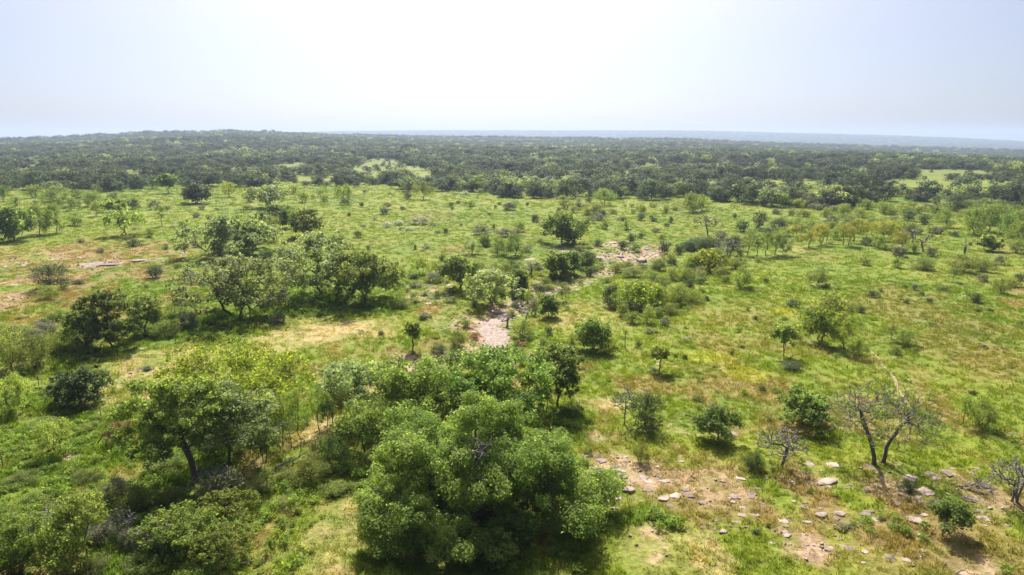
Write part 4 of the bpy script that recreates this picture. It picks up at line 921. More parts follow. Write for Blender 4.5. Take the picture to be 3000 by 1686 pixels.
ORD = ['nearest', 'second', 'third', 'fourth', 'fifth', 'sixth', 'seventh', 'eighth', 'ninth', 'tenth', 'eleventh', 'twelfth', 'thirteenth', 'fourteenth', 'fifteenth', 'sixteenth', 'seventeenth', 'eighteenth', 'nineteenth', 'twentieth'] + ['twenty-' + t for t in ('first', 'second', 'third', 'fourth', 'fifth', 'sixth', 'seventh', 'eighth', 'ninth')] + ['thirtieth'] + ['thirty-' + t for t in ('first', 'second', 'third', 'fourth', 'fifth', 'sixth', 'seventh', 'eighth', 'ninth')]
LAND = [(q['u'], q['v'] - q['hpx'] * .3, q['short'], q['wpx'], i) for i, q in enumerate(RECS) if q['short']]
def relate(u, v, sel=None):
    best = min(LAND if sel is None else sel, key=lambda L: math.hypot((u - L[0]), (v - L[1]) * 2.2))
    du, dv = u - best[0], (v - best[1]) * 2.2
    if abs(du) > abs(dv): rel = 'left of' if du < 0 else 'right of'
    else: rel = 'beyond' if dv < 0 else 'in front of'
    return rel, best[2], math.hypot(du, dv)
def auto_labels(recs):
    byt = {}
    for q in recs:
        if q['label']: continue
        rel, nm, d = relate(q['u'], q['v'] - .4 * q['hpx'])
        size = 'tiny' if q['wpx'] < 20 else 'small' if q['wpx'] < 45 else ''
        base = ' '.join(t for t in (size, COLOURW[q['k']], NOUN[q['k']]) if t)
        byt.setdefault((base, rel, nm), []).append((d, q))
    for (base, rel, nm), L in byt.items():
        L.sort(key=lambda t: t[0])
        for i, (d, q) in enumerate(L):
            q['label'] = f'{base} {rel} {nm}' if len(L) == 1 else f'{base}, {ORD[i]} of its kind {rel} {nm}'
auto_labels(RECS)

GROUPS = {'oak': 'oaks scattered over the pasture', 'silver': 'oaks scattered over the pasture', 'yel': 'leafy trees scattered over the pasture', 'mesq': 'mesquites in the pasture', 'jun': 'junipers in the pasture', 'thin': 'slender young trees', 'aut': 'yellowish trees in the pasture', 'dead': 'bare dead trees',
          'bush': 'shrubs dotted over the pasture', 'dbush': 'shrubs dotted over the pasture', 'gbush': 'shrubs dotted over the pasture', 'lbush': 'shrubs dotted over the pasture', 'dry': 'dry weeds', 'wbush': 'whitish brush in the far meadow'}
def root_at(name, x, y, rz, sc, label, cat, group):
    o = obj(name, None); o.empty_display_size = .5
    o.location = (x, y, float(gz(np.array([x]), np.array([y]))[0]) - .05)
    o.rotation_euler = (0, 0, rz); o.scale = sc
    tag(o, label, cat, group)
    return o

def big_lobes(W, H):
    rng = np.random.default_rng(12)
    L = []
    H *= 1.12; W *= .95
    for _ in range(4000):                       # billowing boughs on an uneven dome, kept a little apart
        a = rng.uniform(0, 6.283); q = math.sqrt(rng.uniform(0, 1))
        rim = 1 + .16 * math.sin(3 * a + 1.0) + .10 * math.sin(5 * a + 2.2)
        x, y = W * .43 * q * rim * math.cos(a), W * .40 * q * rim * math.sin(a)
        top = H * (.90 - .60 * q ** 2.2) * (.66 + .56 * fbm(np.array([x + 50]), np.array([y + 50]), 4.5, 5, 2)[0])
        z = top if rng.uniform() < .62 - .2 * q else top * rng.uniform(.3, .8)
        R = rng.uniform(1.5, 2.5) * (1 - .12 * q)
        z = max(z - R * .4, R * .75)
        p = np.array([x, y, z])
        if all(np.linalg.norm((p - b[:3]) * (1, 1, 1.15)) > .84 * (R + b[3]) for b in L):
            L.append(np.array([x, y, z, R]))
    return L
def build_plants():
    rng = np.random.default_rng(5)
    cnt = {}
    for i, q in enumerate(RECS):
        k, ex = q['k'], dict(q['ex']); ex.pop('W0', None)
        W, H = q['w'], q['h']; wr = q['wpx'] / 2.93; hr = q['hpx'] / 2.93
        if k == 'bigoak':
            tr = [np.array([[0, 0, -.3], [.1, .1, 1.0], [-.3, .2, 2.0], [-1.0, .3, 3.2], [-1.8, .8, 4.2]]), np.array([[.5, .1, -.3], [.7, 0, 1.0], [1.3, -.2, 2.2], [2.3, -.4, 3.4], [3.2, -.5, 4.2]]),
                  np.array([[.1, .5, -.3], [.2, .8, 1.4], [.3, 1.6, 2.8], [.2, 2.6, 4.2], [.1, 3.2, 5.0]])]
            tm, cm = gen_plant('huge_oak', 4, W, H, base=.10, nlobe=0, lobe_r=.9, nleaf=215000, leaf=.16, sub=18, mat='bigoak', lobes=big_lobes(W, H), trunk=tr, tr=.40, tips_per=4, shell=.28, xtips=60, tip=.018, flat=.8, out_n=1.2)
            root = root_at('oak_tree', q['x'], q['y'], 0, (1, 1, 1), q['label'], 'tree', None)
            obj('trunk', tm, root); obj('crown', cm, root)
            db = gen_dead('huge_oak_dead_limbs', 91, 3.4, 2.6, n=26, tr=.10, tip=.02)
            d = obj('dead_limbs', db, root, (.6, -3.0, H * .62)); d['label'] = 'bleached dead limbs showing in a gap of the crown'
            continue
        if k == 'dead2':
            tr = [np.array([[-.35, 0, -.3], [-.45, 0, .6], [-.7, .1, 1.6], [-1.1, .1, 2.6], [-1.6, .2, 3.6], [-1.9, .2, 4.6]]), np.array([[.35, .1, -.3], [.5, .1, .7], [.5, .1, 1.4], [.7, 0, 2.1], [1.05, -.1, 2.8], [1.35, -.2, 3.6]])]
            tm = gen_dead('double_trunk', 31, W * 1.02, H * 1.12, n=1300, tr=.165, mat='greybark', trunk=tr, tip=.017, crook=.16)
            root = root_at('dead_tree', q['x'], q['y'], 0, (1, 1, 1), q['label'], 'tree', None)
            obj('trunk', tm, root)
            _, cm = gen_plant('double_trunk_leaves', 33, W * .95, H * .9, base=.3, nlobe=26, lobe_r=.75, nleaf=2400, leaf=.17, mat='oak', gaps=.7, shell=.8)
            obj('crown', cm, root)['label'] = 'few remaining grey-green leaf sprays'
            continue
        if k == 'dead':
            n = ex.pop('n', 60); trr = ex.pop('tr', .12); st = ex.pop('stems', 1)
            me = gen_dead('bare_limbs', 300 + i, W, H, n=n if wr > 25 else min(n, 50), tr=trr, stems=st, tip=max(.014, .32 * W / max(wr, 1)) if wr < 60 else .016)
            o = obj('dead_tree', me); o.location = (q['x'], q['y'], float(gz(np.array([q['x']]), np.array([q['y']]))[0]) - .05)
            tag(o, q['label'], 'dead tree', GROUPS['dead'])
            continue
        Wk, Hk, kw = KIND[k]
        parts = ('stems', 'foliage') if k in SHRUBS else ('trunk', 'crown')
        rz = float(rng.uniform(0, 6.28))
        special = any(t in ex for t in ('lean',)) 
        if wr > 44 or special or ex:
            kk = dict(kw); kk.update(ex)
            kk['lobe_r'] = kw['lobe_r'] * (W / Wk) * min(1.1, max(.62, (40 / max(wr, 1)) ** .38))
            kk['lobe_r'] = min(kk['lobe_r'] * 1.15, H * .28); kk['sub'] = 9 if wr > 44 else 0
            if k in ('bush', 'lbush'): kk['gaps'] = max(kk.get('gaps', 0), .38)
            if 'tr' not in ex: kk['tr'] = kw['tr'] * math.sqrt(W * H / (Wk * Hk))
            area = wr * hr
            nleaf = int(np.clip(area * {'oak': 2.9, 'silver': 2.1, 'yel': 1.9, 'mesq': 1.5, 'thin': 1.6, 'aut': 1.9, 'bush': 2.5, 'lbush': 2.1}.get(k, 2.8), 1800, 45000))
            if k in ('silver', 'yel', 'mesq'): kk['gaps'] = max(kk.get('gaps', 0), .32)
            pxm = W / wr
            nl = int(np.clip(area / 110, 16, 42))
            tm, cm = gen_plant(k, 500 + i, W, H, nlobe=nl, nleaf=nleaf, leaf=max(.12, 2.2 * pxm), tip=max(.014, .16 * pxm), **kk)
            sc = (1, 1, 1); rz = 0.0
        else:
            lod = 'mid' if wr > 17 else 'far'
            P = proto(k, lod); tm, cm = P[int(rng.integers(len(P)))]
            sc = (W / Wk, W / Wk * float(rng.uniform(.85, 1.1)), H / Hk)
        root = root_at(NAMES[k], q['x'], q['y'], rz, sc, q['label'], 'shrub' if k in SHRUBS else 'tree', GROUPS[k])
        if k == 'dry': root['category'] = 'weeds'
        obj(parts[0], tm, root); obj(parts[1], cm, root)
build_plants()
print('plants', time.time() - T0)

# ------------------------------------------------------------------ rocks: region, x, y, width, height
ROCKS = [('I', 40, 900, 80, 50), ('I', 140, 950, 90, 35), ('I', 350, 910, 100, 45), ('I', 465, 912, 80, 60), ('I', 752, 955, 44, 32), ('I', 815, 992, 62, 42), ('I', 975, 822, 230, 60), ('I', 1005, 690, 180, 60), ('I', 860, 690, 90, 50), ('I', 375, 1100, 75, 32),
 ('I', 215, 1142, 52, 26), ('I', 1125, 1262, 120, 55), ('I', 1412, 1340, 80, 62), ('I', 1510, 1352, 72, 42), ('I', 1595, 1330, 60, 34), ('I', 1425, 1095, 105, 42), ('I', 1565, 1072, 150, 95), ('I', 1655, 882, 135, 62), ('I', 1540, 788, 125, 62), ('I', 1260, 698, 85, 38), ('I', 1330, 735, 62, 42),
 ('I', 1690, 772, 92, 52), ('I', 1790, 757, 92, 52), ('I', 1955, 932, 135, 55), ('I', 2052, 1066, 115, 62), ('I', 2210, 1112, 44, 28), ('I', 690, 1162, 64, 28), ('I', 705, 1125, 74, 22), ('I', 822, 1167, 44, 26), ('I', 310, 478, 150, 48), ('I', 1035, 1072, 74, 26), ('I', 1245, 882, 54, 26), ('I', 1380, 967, 44, 22), ('I', 1240, 1292, 54, 36), ('I', 1000, 1270, 80, 40), ('I', 2230, 490, 60, 20), ('I', 545, 968, 40, 20), ('I', 930, 1005, 60, 24),
 ('H', 1762, 682, 84, 38), ('H', 1930, 682, 84, 32), ('H', 1850, 718, 105, 32), ('H', 1762, 747, 84, 38), ('H', 2040, 782, 105, 52), ('H', 2150, 787, 74, 44), ('H', 1945, 866, 115, 66), ('H', 2268, 912, 84, 52), ('H', 2190, 926, 95, 42), ('H', 2232, 972, 74, 32), ('H', 2080, 872, 84, 42), ('H', 1668, 672, 52, 46), ('H', 1410, 592, 62, 30), ('H', 1930, 780, 40, 24), ('H', 2150, 20, 40, 16), ('H', 1160, 20, 70, 26),
 ('D', 690, 300, 180, 44), ('D', 830, 300, 160, 32), ('D', 1050, 271, 135, 26), ('D', 1112, 279, 44, 14), ('D', 1160, 271, 44, 16), ('D', 1240, 276, 48, 16), ('D', 1205, 256, 64, 16), ('D', 1390, 214, 60, 12), ('D', 60, 306, 58, 20), ('D', 18, 442, 44, 26), ('D', 50, 346, 32, 10), ('D', 602, 244, 44, 9), ('D', 1072, 932, 54, 32), ('D', 1000, 930, 42, 22), ('D', 100, 450, 60, 16), ('D', 690, 403, 20, 9),
 ('E', 1140, 742, 84, 28), ('E', 1180, 662, 135, 32), ('E', 1030, 766, 74, 26), ('E', 1000, 812, 64, 28), ('E', 1130, 862, 66, 26), ('E', 1240, 885, 30, 26), ('E', 1310, 592, 135, 46), ('E', 1380, 652, 95, 32), ('E', 1470, 522, 74, 32), ('E', 1482, 500, 84, 20), ('E', 1570, 490, 64, 16), ('E', 1640, 452, 54, 20), ('E', 1745, 422, 44, 20), ('E', 1780, 492, 74, 30), ('E', 1880, 437, 44, 20), ('E', 690, 552, 74, 26), ('E', 660, 592, 54, 22), ('E', 530, 552, 64, 26), ('E', 800, 527, 54, 22), ('E', 790, 432, 54, 20), ('E', 1495, 437, 54, 30), ('E', 1425, 262, 95, 28), ('E', 1510, 347, 44, 16), ('E', 930, 690, 60, 14), ('E', 640, 520, 50, 14),
 ('E', 2045, 132, 95, 28), ('E', 1950, 243, 74, 42), ('E', 1985, 267, 84, 22), ('E', 2045, 271, 64, 20), ('E', 2190, 206, 64, 28), ('E', 2265, 284, 74, 46), ('E', 2365, 212, 54, 26), ('E', 2372, 235, 64, 16), ('E', 2300, 181, 54, 16), ('E', 2300, 212, 44, 15), ('E', 2040, 216, 44, 13), ('E', 2100, 237, 95, 32), ('E', 2100, 287, 44, 13), ('E', 1700, 196, 115, 32), ('E', 1780, 202, 74, 20), ('E', 2420, 306, 64, 20), ('E', 2350, 326, 84, 16), ('E', 1640, 212, 64, 26), ('E', 2010, 376, 64, 13), ('E', 2330, 292, 40, 16), ('E', 2150, 150, 44, 12),
 ('F', 30, 855, 70, 26), ('F', 1705, 1238, 26, 26), ('F', 2240, 472, 26, 8), ('F', 2135, 545, 26, 18), ('F', 275, 678, 16, 9), ('F', 295, 495, 22, 9)]
def _more_rocks():
    rng = np.random.default_rng(77)
    for (r, x0, x1, y0, y1, n) in (('I', 0, 900, 760, 1180, 26), ('I', 900, 2250, 700, 1120, 24), ('I', 600, 1700, 1080, 1400, 14), ('H', 1660, 2300, 640, 1000, 22), ('E', 1000, 1290, 640, 900, 18), ('E', 1290, 1800, 430, 640, 14), ('E', 1900, 2430, 130, 330, 26), ('E', 520, 830, 420, 600, 10), ('D', 0, 500, 180, 480, 10)):
        for _ in range(n):
            w = float(rng.uniform(.25, 1.0) ** 1.6 * 70 + 22) * (.62 if r in 'DE' else 1.0)
            ROCKS.append((r, float(rng.uniform(x0, x1)), float(rng.uniform(y0, y1)), w, w * float(rng.uniform(.3, .55))))
_more_rocks()
ROCK_PROTO = []
def rock_proto(v):
    rng = np.random.default_rng(900 + v)
    n = int(rng.integers(6, 10))
    th = np.sort(np.arange(n) / n * 6.283 + rng.uniform(-.34, .34, n))
    rad = .5 * rng.uniform(.60, 1.18, n)
    ring = lambda s, z, j: np.stack([np.cos(th) * rad * s, np.sin(th) * rad * s, np.full(n, z) + rng.uniform(-j, j, n)], 1)
    V = np.concatenate([ring(1.02, -.8, 0), ring(1.0, .62, .12), ring(.93, .96, .16), ring(.45, 1.0, .20), [[0, 0, 1.0]]])
    L, S = [], []
    for k in range(3):
        for i in range(n):
            j = (i + 1) % n
            S.append(len(L)); L += [k * n + i, k * n + j, (k + 1) * n + j, (k + 1) * n + i]
    for i in range(n):
        S.append(len(L)); L += [3 * n + i, 3 * n + (i + 1) % n, 4 * n]
    return mesh_np('rock_slab', V, np.array(L), np.array(S), M['rock'])
ROCK_AT = []
def build_rocks():
    rng = np.random.default_rng(8)
    meshes = [rock_proto(v) for v in range(9)]
    us, vs = zip(*[uv(r, x, y) for r, x, y, w, h in ROCKS]); X, Y = hits(us, vs)
    byt = {}
    for i, (r, x, y, w, h) in enumerate(ROCKS):
        s = REG[r][2]; px, py = float(X[i]), float(Y[i]); z = float(gz(np.array([px]), np.array([py]))[0])
        depth = py * CP + CAM_H * SP
        wm = w / s / F_PX * depth
        dep = math.atan2(CAM_H - z, math.hypot(px, py))
        dm = min(max(h / s / F_PX * depth / math.sin(dep) * .8, .5 * wm), 1.5 * wm)
        th = float(np.clip(.075 * wm * rng.uniform(.7, 1.7), .07, .34)); ROCK_AT.append((px, py, wm * .5, dm * .5))
        if (r, x) == ('E', 2265): th = .9
        o = obj('flat_rock', meshes[int(rng.integers(9))])
        o.location = (px, py, z - th * float(rng.uniform(.05, .6))); o.scale = (wm * .95, dm * .92, th)
        o.rotation_euler = (float(rng.normal() * .05), float(rng.normal() * .05), float(rng.uniform(-.6, .6)))
        size = 'long flat' if w / h > 4 else 'broad flat' if w / s > 38 else 'blocky' if w / h < 1.5 else 'small flat' if w / s < 20 else 'flat'
        rel, nm, d = relate(us[i], vs[i])
        byt.setdefault((f'{size} pinkish grey rock', rel, nm), []).append((d, o))
    for (base, rel, nm), Lr in byt.items():
        Lr.sort(key=lambda t: t[0])
        for i, (d, o) in enumerate(Lr):
            tag(o, f'{base} {rel} {nm}' if len(Lr) == 1 else f'{base}, {ORD[i]} such {rel} {nm}', 'rock', 'flat rocks lying in the grass')
build_rocks()

# ------------------------------------------------------------------ bare rock floor of the creek
def build_creek():
    t = np.linspace(0, len(CREEK) - 3.2, 150)
    x = np.interp(t, range(len(CREEK)), CREEK[:, 0]); y = np.interp(t, range(len(CREEK)), CREEK[:, 1])
    ker = np.ones(9) / 9; x[4:-4] = np.convolve(x, ker, 'valid'); y[4:-4] = np.convolve(y, ker, 'valid')
    k = (t > .75) & (t < 7.6); t, x, y = t[k], x[k], y[k]; m = len(t)
    d = np.stack([np.gradient(x), np.gradient(y)], 1); d /= np.linalg.norm(d, axis=1, keepdims=True); nr = np.stack([-d[:, 1], d[:, 0]], 1)
    en = smooth(.75, 1.1, t) * smooth(7.6, 7.0, t) * (1 - .62 * smooth(3.0, 3.6, t)) * (1 - .75 * smooth(.5, .62, fbm(t, t * 0 + 4, .5, 93, 2)) * smooth(2.6, 3.4, t)); wl_ = (.5 + 2.6 * fbm(t, t * 0, .35, 31, 3)) * en + .1; wr_ = (.5 + 2.6 * fbm(t, t * 0 + 9, .35, 37, 3)) * en + .1
    fs = np.linspace(-1, 1, 15)
    V = []
    for f in fs:
        w = np.where(f < 0, wl_, wr_) * abs(f)
        px, py = x + nr[:, 0] * w * np.sign(f), y + nr[:, 1] * w * np.sign(f)
        z = gz(px, py) + .16 * (1 - abs(f) ** 3) + .22 * (np.floor(fbm(px, py, 2.4, 51, 3) * 6) / 6 - .5) * (1 - f * f) - .10 * abs(f) ** 6
        V.append(np.stack([px, py, z], 1))
    V = np.stack(V, 1).reshape(-1, 3); c = len(fs)
    i = np.arange(m - 1)[:, None] * c; j = np.arange(c - 1)[None, :]
    q = np.stack([i + j, i + j + 1, i + c + j + 1, i + c + j], -1).reshape(-1, 4)
    o = obj('creek_bed', mesh_np('creek_bed', V, q.ravel(), np.arange(0, q.size, 4), M['creek']))
    tag(o, 'bare pinkish rock floor of the dry creek running through the middle', None, None, 'structure')
build_creek()

# ------------------------------------------------------------------ foot path
def build_path():
    pts = [uv('F', 1405, 925), uv('F', 1440, 965), uv('F', 1480, 1010), uv('F', 1505, 1050), uv('F', 1540, 1098), uv('F', 1600, 1160), uv('F', 1622, 1200), uv('I', 1455, 160), uv('I', 1482, 222), uv('I', 1520, 275), uv('I', 1552, 325)]
    X, Y = hits([p[0] for p in pts], [p[1] for p in pts])
    t = np.linspace(0, len(X) - 1, 120); x = np.interp(t, range(len(X)), X); y = np.interp(t, range(len(Y)), Y)
    ker = np.ones(7) / 7; x[3:-3] = np.convolve(x, ker, 'valid'); y[3:-3] = np.convolve(y, ker, 'valid')
    x += (fbm(t, t * 0, 4, 3, 2) - .5) * .5
    d = np.stack([np.gradient(x), np.gradient(y)], 1); d /= np.linalg.norm(d, axis=1, keepdims=True)
    nrm = np.stack([-d[:, 1], d[:, 0]], 1)
    w = (.09 + .09 * fbm(t, t * 0 + 3, 2.5, 9, 2)) * smooth(0, 6, t * 10) * smooth(0, 6, (len(X) - 1 - t) * 10) + .02
    rows = []
    for f in (-1, -.4, .4, 1):
        px, py = x + nrm[:, 0] * w * f, y + nrm[:, 1] * w * f
        rows.append(np.stack([px, py, gz(px, py) + .055 - .02 * abs(f)], 1))
    V = np.stack(rows, 1).reshape(-1, 3); m = len(x)
    i = np.arange(m - 1)[:, None] * 4; j = np.arange(3)[None, :]
    q = np.stack([i + j, i + j + 1, i + 4 + j + 1, i + 4 + j], -1).reshape(-1, 4)
    o = obj('path', mesh_np('path', V, q.ravel(), np.arange(0, q.size, 4), M['path']))
    tag(o, 'narrow pale dirt foot path winding through the right meadow', None, None, 'structure')
build_path()

# ------------------------------------------------------------------ wire fence, fallen limbs
def build_fence():
    px = [('G', 20, 715), ('G', 330, 615), ('G', 742, 552), ('G', 688, 398), ('G', 265, 168)]
    us, vs = zip(*[uv(*p) for p in px]); X, Y = hits(us, vs)
    Z = gz(X, Y)
    root = obj('wire_fence', None); root.location = (X[2], Y[2], Z[2]); root.empty_display_size = .5
    tag(root, 'rusty wire fence with thin steel posts and a braced corner in the weeds', 'fence')
    o0 = np.array([X[2], Y[2], Z[2]])
    for i in range(5):
        p = np.array([X[i], Y[i], Z[i]]) - o0
        tb = Tubes(); r = .07 if i == 2 else .035
        tb.add([p + (0, 0, -.3), p + (0, 0, .6), p + (0, 0, 1.55 if i == 2 else 1.4)], r, 6)
        obj('post', tb.mesh('post', M['iron']), root)
    tb = Tubes(); tb.add([(0, 0, 1.4), (-.95, -.1, .1)], .05, 6); obj('brace', tb.mesh('brace', M['iron']), root)
    for a, b in ((0, 1), (1, 2), (2, 3), (3, 4)):
        pa, pb = np.array([X[a], Y[a], Z[a]]) - o0, np.array([X[b], Y[b], Z[b]]) - o0
        for hgt in (.45, .85, 1.25):
            f = np.linspace(0, 1, 7)[:, None]
            L = pa + (pb - pa) * f; L[:, 2] += hgt - .06 * np.sin(f[:, 0] * math.pi)
            tb = Tubes(); tb.add(L, .004, 3); obj('wire', tb.mesh('wire', M['iron']), root)
build_fence()

def fallen(seed, a, b, n, W, rad, label, spread=.5, lift=.25):
    rng = np.random.default_rng(seed)
    X, Y = hits([a[0], b[0]], [a[1], b[1]]); Z = gz(X, Y)
    p, q = np.array([X[0], Y[0], Z[0]]), np.array([X[1], Y[1], Z[1]])
    d = q - p; L = np.linalg.norm(d); d /= L; nrm = np.array([-d[1], d[0], 0])
    tb = Tubes(); f = np.linspace(0, 1, 7)
    main = f[:, None] * d * L + nrm * (rng.normal(size=7) * .04 * L)[:, None]; main[:, 2] += .1 + lift * np.sin(f * 2.4)
    tb.add(main, rad * (1 - .75 * f), 6)
    for _ in range(n):
        s = rng.uniform(.1, .9); st = d * L * s + np.array([0, 0, .12 + lift * math.sin(s * 2.4)])
        dr = d * rng.uniform(.2, 1) + nrm * rng.normal() * spread * 2 + np.array([0, 0, rng.uniform(.0, .6)])
        ln = W * rng.uniform(.3, 1)
        g = np.linspace(0, 1, 5)[:, None]
        pts = st + dr / np.linalg.norm(dr) * ln * g + rng.normal(size=(5, 3)) * .06 * ln * g
        pts[:, 2] = np.maximum(pts[:, 2], .02)
        tb.add(pts, rad * rng.uniform(.2, .5) * (1 - .8 * g[:, 0]), 4)
    o = obj('fallen_branch', tb.mesh('fallen_branch', M['dead'])); o.location = p
    tag(o, label, 'branch', 'fallen dead branches')
fallen(1, uv('G', 1870, 730), uv('G', 2065, 655), 7, 1.3, .12, 'dark fallen limb lying below the slim sapling row')
fallen(2, uv('H', 1430, 365), uv('H', 1600, 350), 34, 1.7, .06, 'grey brush pile at the foot of the tall narrow tree', .8)
fallen(3, uv('H', 1960, 480), uv('H', 2160, 490), 28, 1.3, .06, 'grey dead branches in front of the dark juniper', .8)
fallen(4, uv('I', 1870, 850), uv('I', 2110, 900), 22, 2.2, .10, 'long fallen branches stretching from the sprawling dead brush', .6)
fallen(5, uv('I', 1850, 1432), uv('I', 1930, 1445), 4, .7, .05, 'bleached branch lying at the bottom edge of the picture')
fallen(6, uv('G', 1620, 1380), uv('G', 1700, 1400), 8, .8, .04, 'small fallen twigs right of the big olive bush')
fallen(7, uv('D', 400, 600), uv('D', 480, 580), 10, 1.6, .06, 'dark fallen branch in front of the slope juniper')
print('small', time.time() - T0)

# ------------------------------------------------------------------ scatter by geometry nodes (only for growth nobody could count)
def scatter(name, P, rot, scl, idx, templates, label, col=None):
    coll = bpy.data.collections.new(name + '_pieces')
    for i, me in enumerate(templates):
        coll.objects.link(bpy.data.objects.new(f'{name}_piece_{i:02d}', me))
    attrs = {'rot': ('FLOAT_VECTOR', rot), 'scl': ('FLOAT_VECTOR', scl), 'idx': ('INT', idx)}
    if col is not None: attrs['col'] = ('FLOAT_COLOR', np.concatenate([col, np.ones((len(col), 1))], 1))
    me = mesh_np(name, P, np.zeros(0, int), np.zeros(0, int), None, attrs)
    o = obj(name, me); tag(o, label, None, None, 'stuff')
    ng = bpy.data.node_groups.new(name + '_scatter', 'GeometryNodeTree')
    ng.interface.new_socket('Geometry', in_out='INPUT', socket_type='NodeSocketGeometry')
    ng.interface.new_socket('Geometry', in_out='OUTPUT', socket_type='NodeSocketGeometry')
    n, l = ng.nodes, ng.links
    gi, go = n.new('NodeGroupInput'), n.new('NodeGroupOutput')
    ip = n.new('GeometryNodeInstanceOnPoints'); ci = n.new('GeometryNodeCollectionInfo')
    ci.inputs['Collection'].default_value = coll
    ci.inputs['Separate Children'].default_value = True; ci.inputs['Reset Children'].default_value = True
    l.new(gi.outputs[0], ip.inputs['Points']); l.new(ci.outputs[0], ip.inputs['Instance'])
    ip.inputs['Pick Instance'].default_value = True
    def na(nm, t):
        a = n.new('GeometryNodeInputNamedAttribute'); a.data_type = t; a.inputs['Name'].default_value = nm; return a.outputs['Attribute']
    l.new(na('idx', 'INT'), ip.inputs['Instance Index'])
    l.new(na('rot', 'FLOAT_VECTOR'), ip.inputs['Rotation']); l.new(na('scl', 'FLOAT_VECTOR'), ip.inputs['Scale'])
    l.new(ip.outputs[0], go.inputs[0])
    md = o.modifiers.new('scatter', 'NODES'); md.node_group = ng
    return o

# ------------------------------------------------------------------ woodland beyond the meadow
EDGE = [(-600, 572), (-200, 566), (0, 562), (78, 554), (213, 560), (310, 558), (524, 550), (621, 554), (854, 546), (1000, 542), (1136, 544), (1175, 560), (1264, 562), (1365, 562), (1450, 578), (1605, 580), (1680, 585), (1877, 589), (1940, 593),
        (2089, 592), (2167, 597), (2248, 603), (2388, 606), (2582, 604), (2690, 597), (2757, 612), (2873, 616), (3000, 616), (3300, 620), (3700, 625)]
CLEAR = [('A', 1080, 378, 300, 26), ('A', 2060, 322, 330, 20), ('A', 330, 298, 300, 12), ('B', 290, 285, 250, 34), ('B', 600, 378, 150, 22), ('B', 905, 425, 60, 26), ('C', 1800, 440, 420, 90), ('C', 690, 390, 100, 46), ('C', 960, 320, 110, 16), ('C', 190, 340, 80, 18),
         ('C', 2040, 358, 180, 12), ('C', 1350, 336, 160, 12), ('C', 2250, 450, 120, 24)]
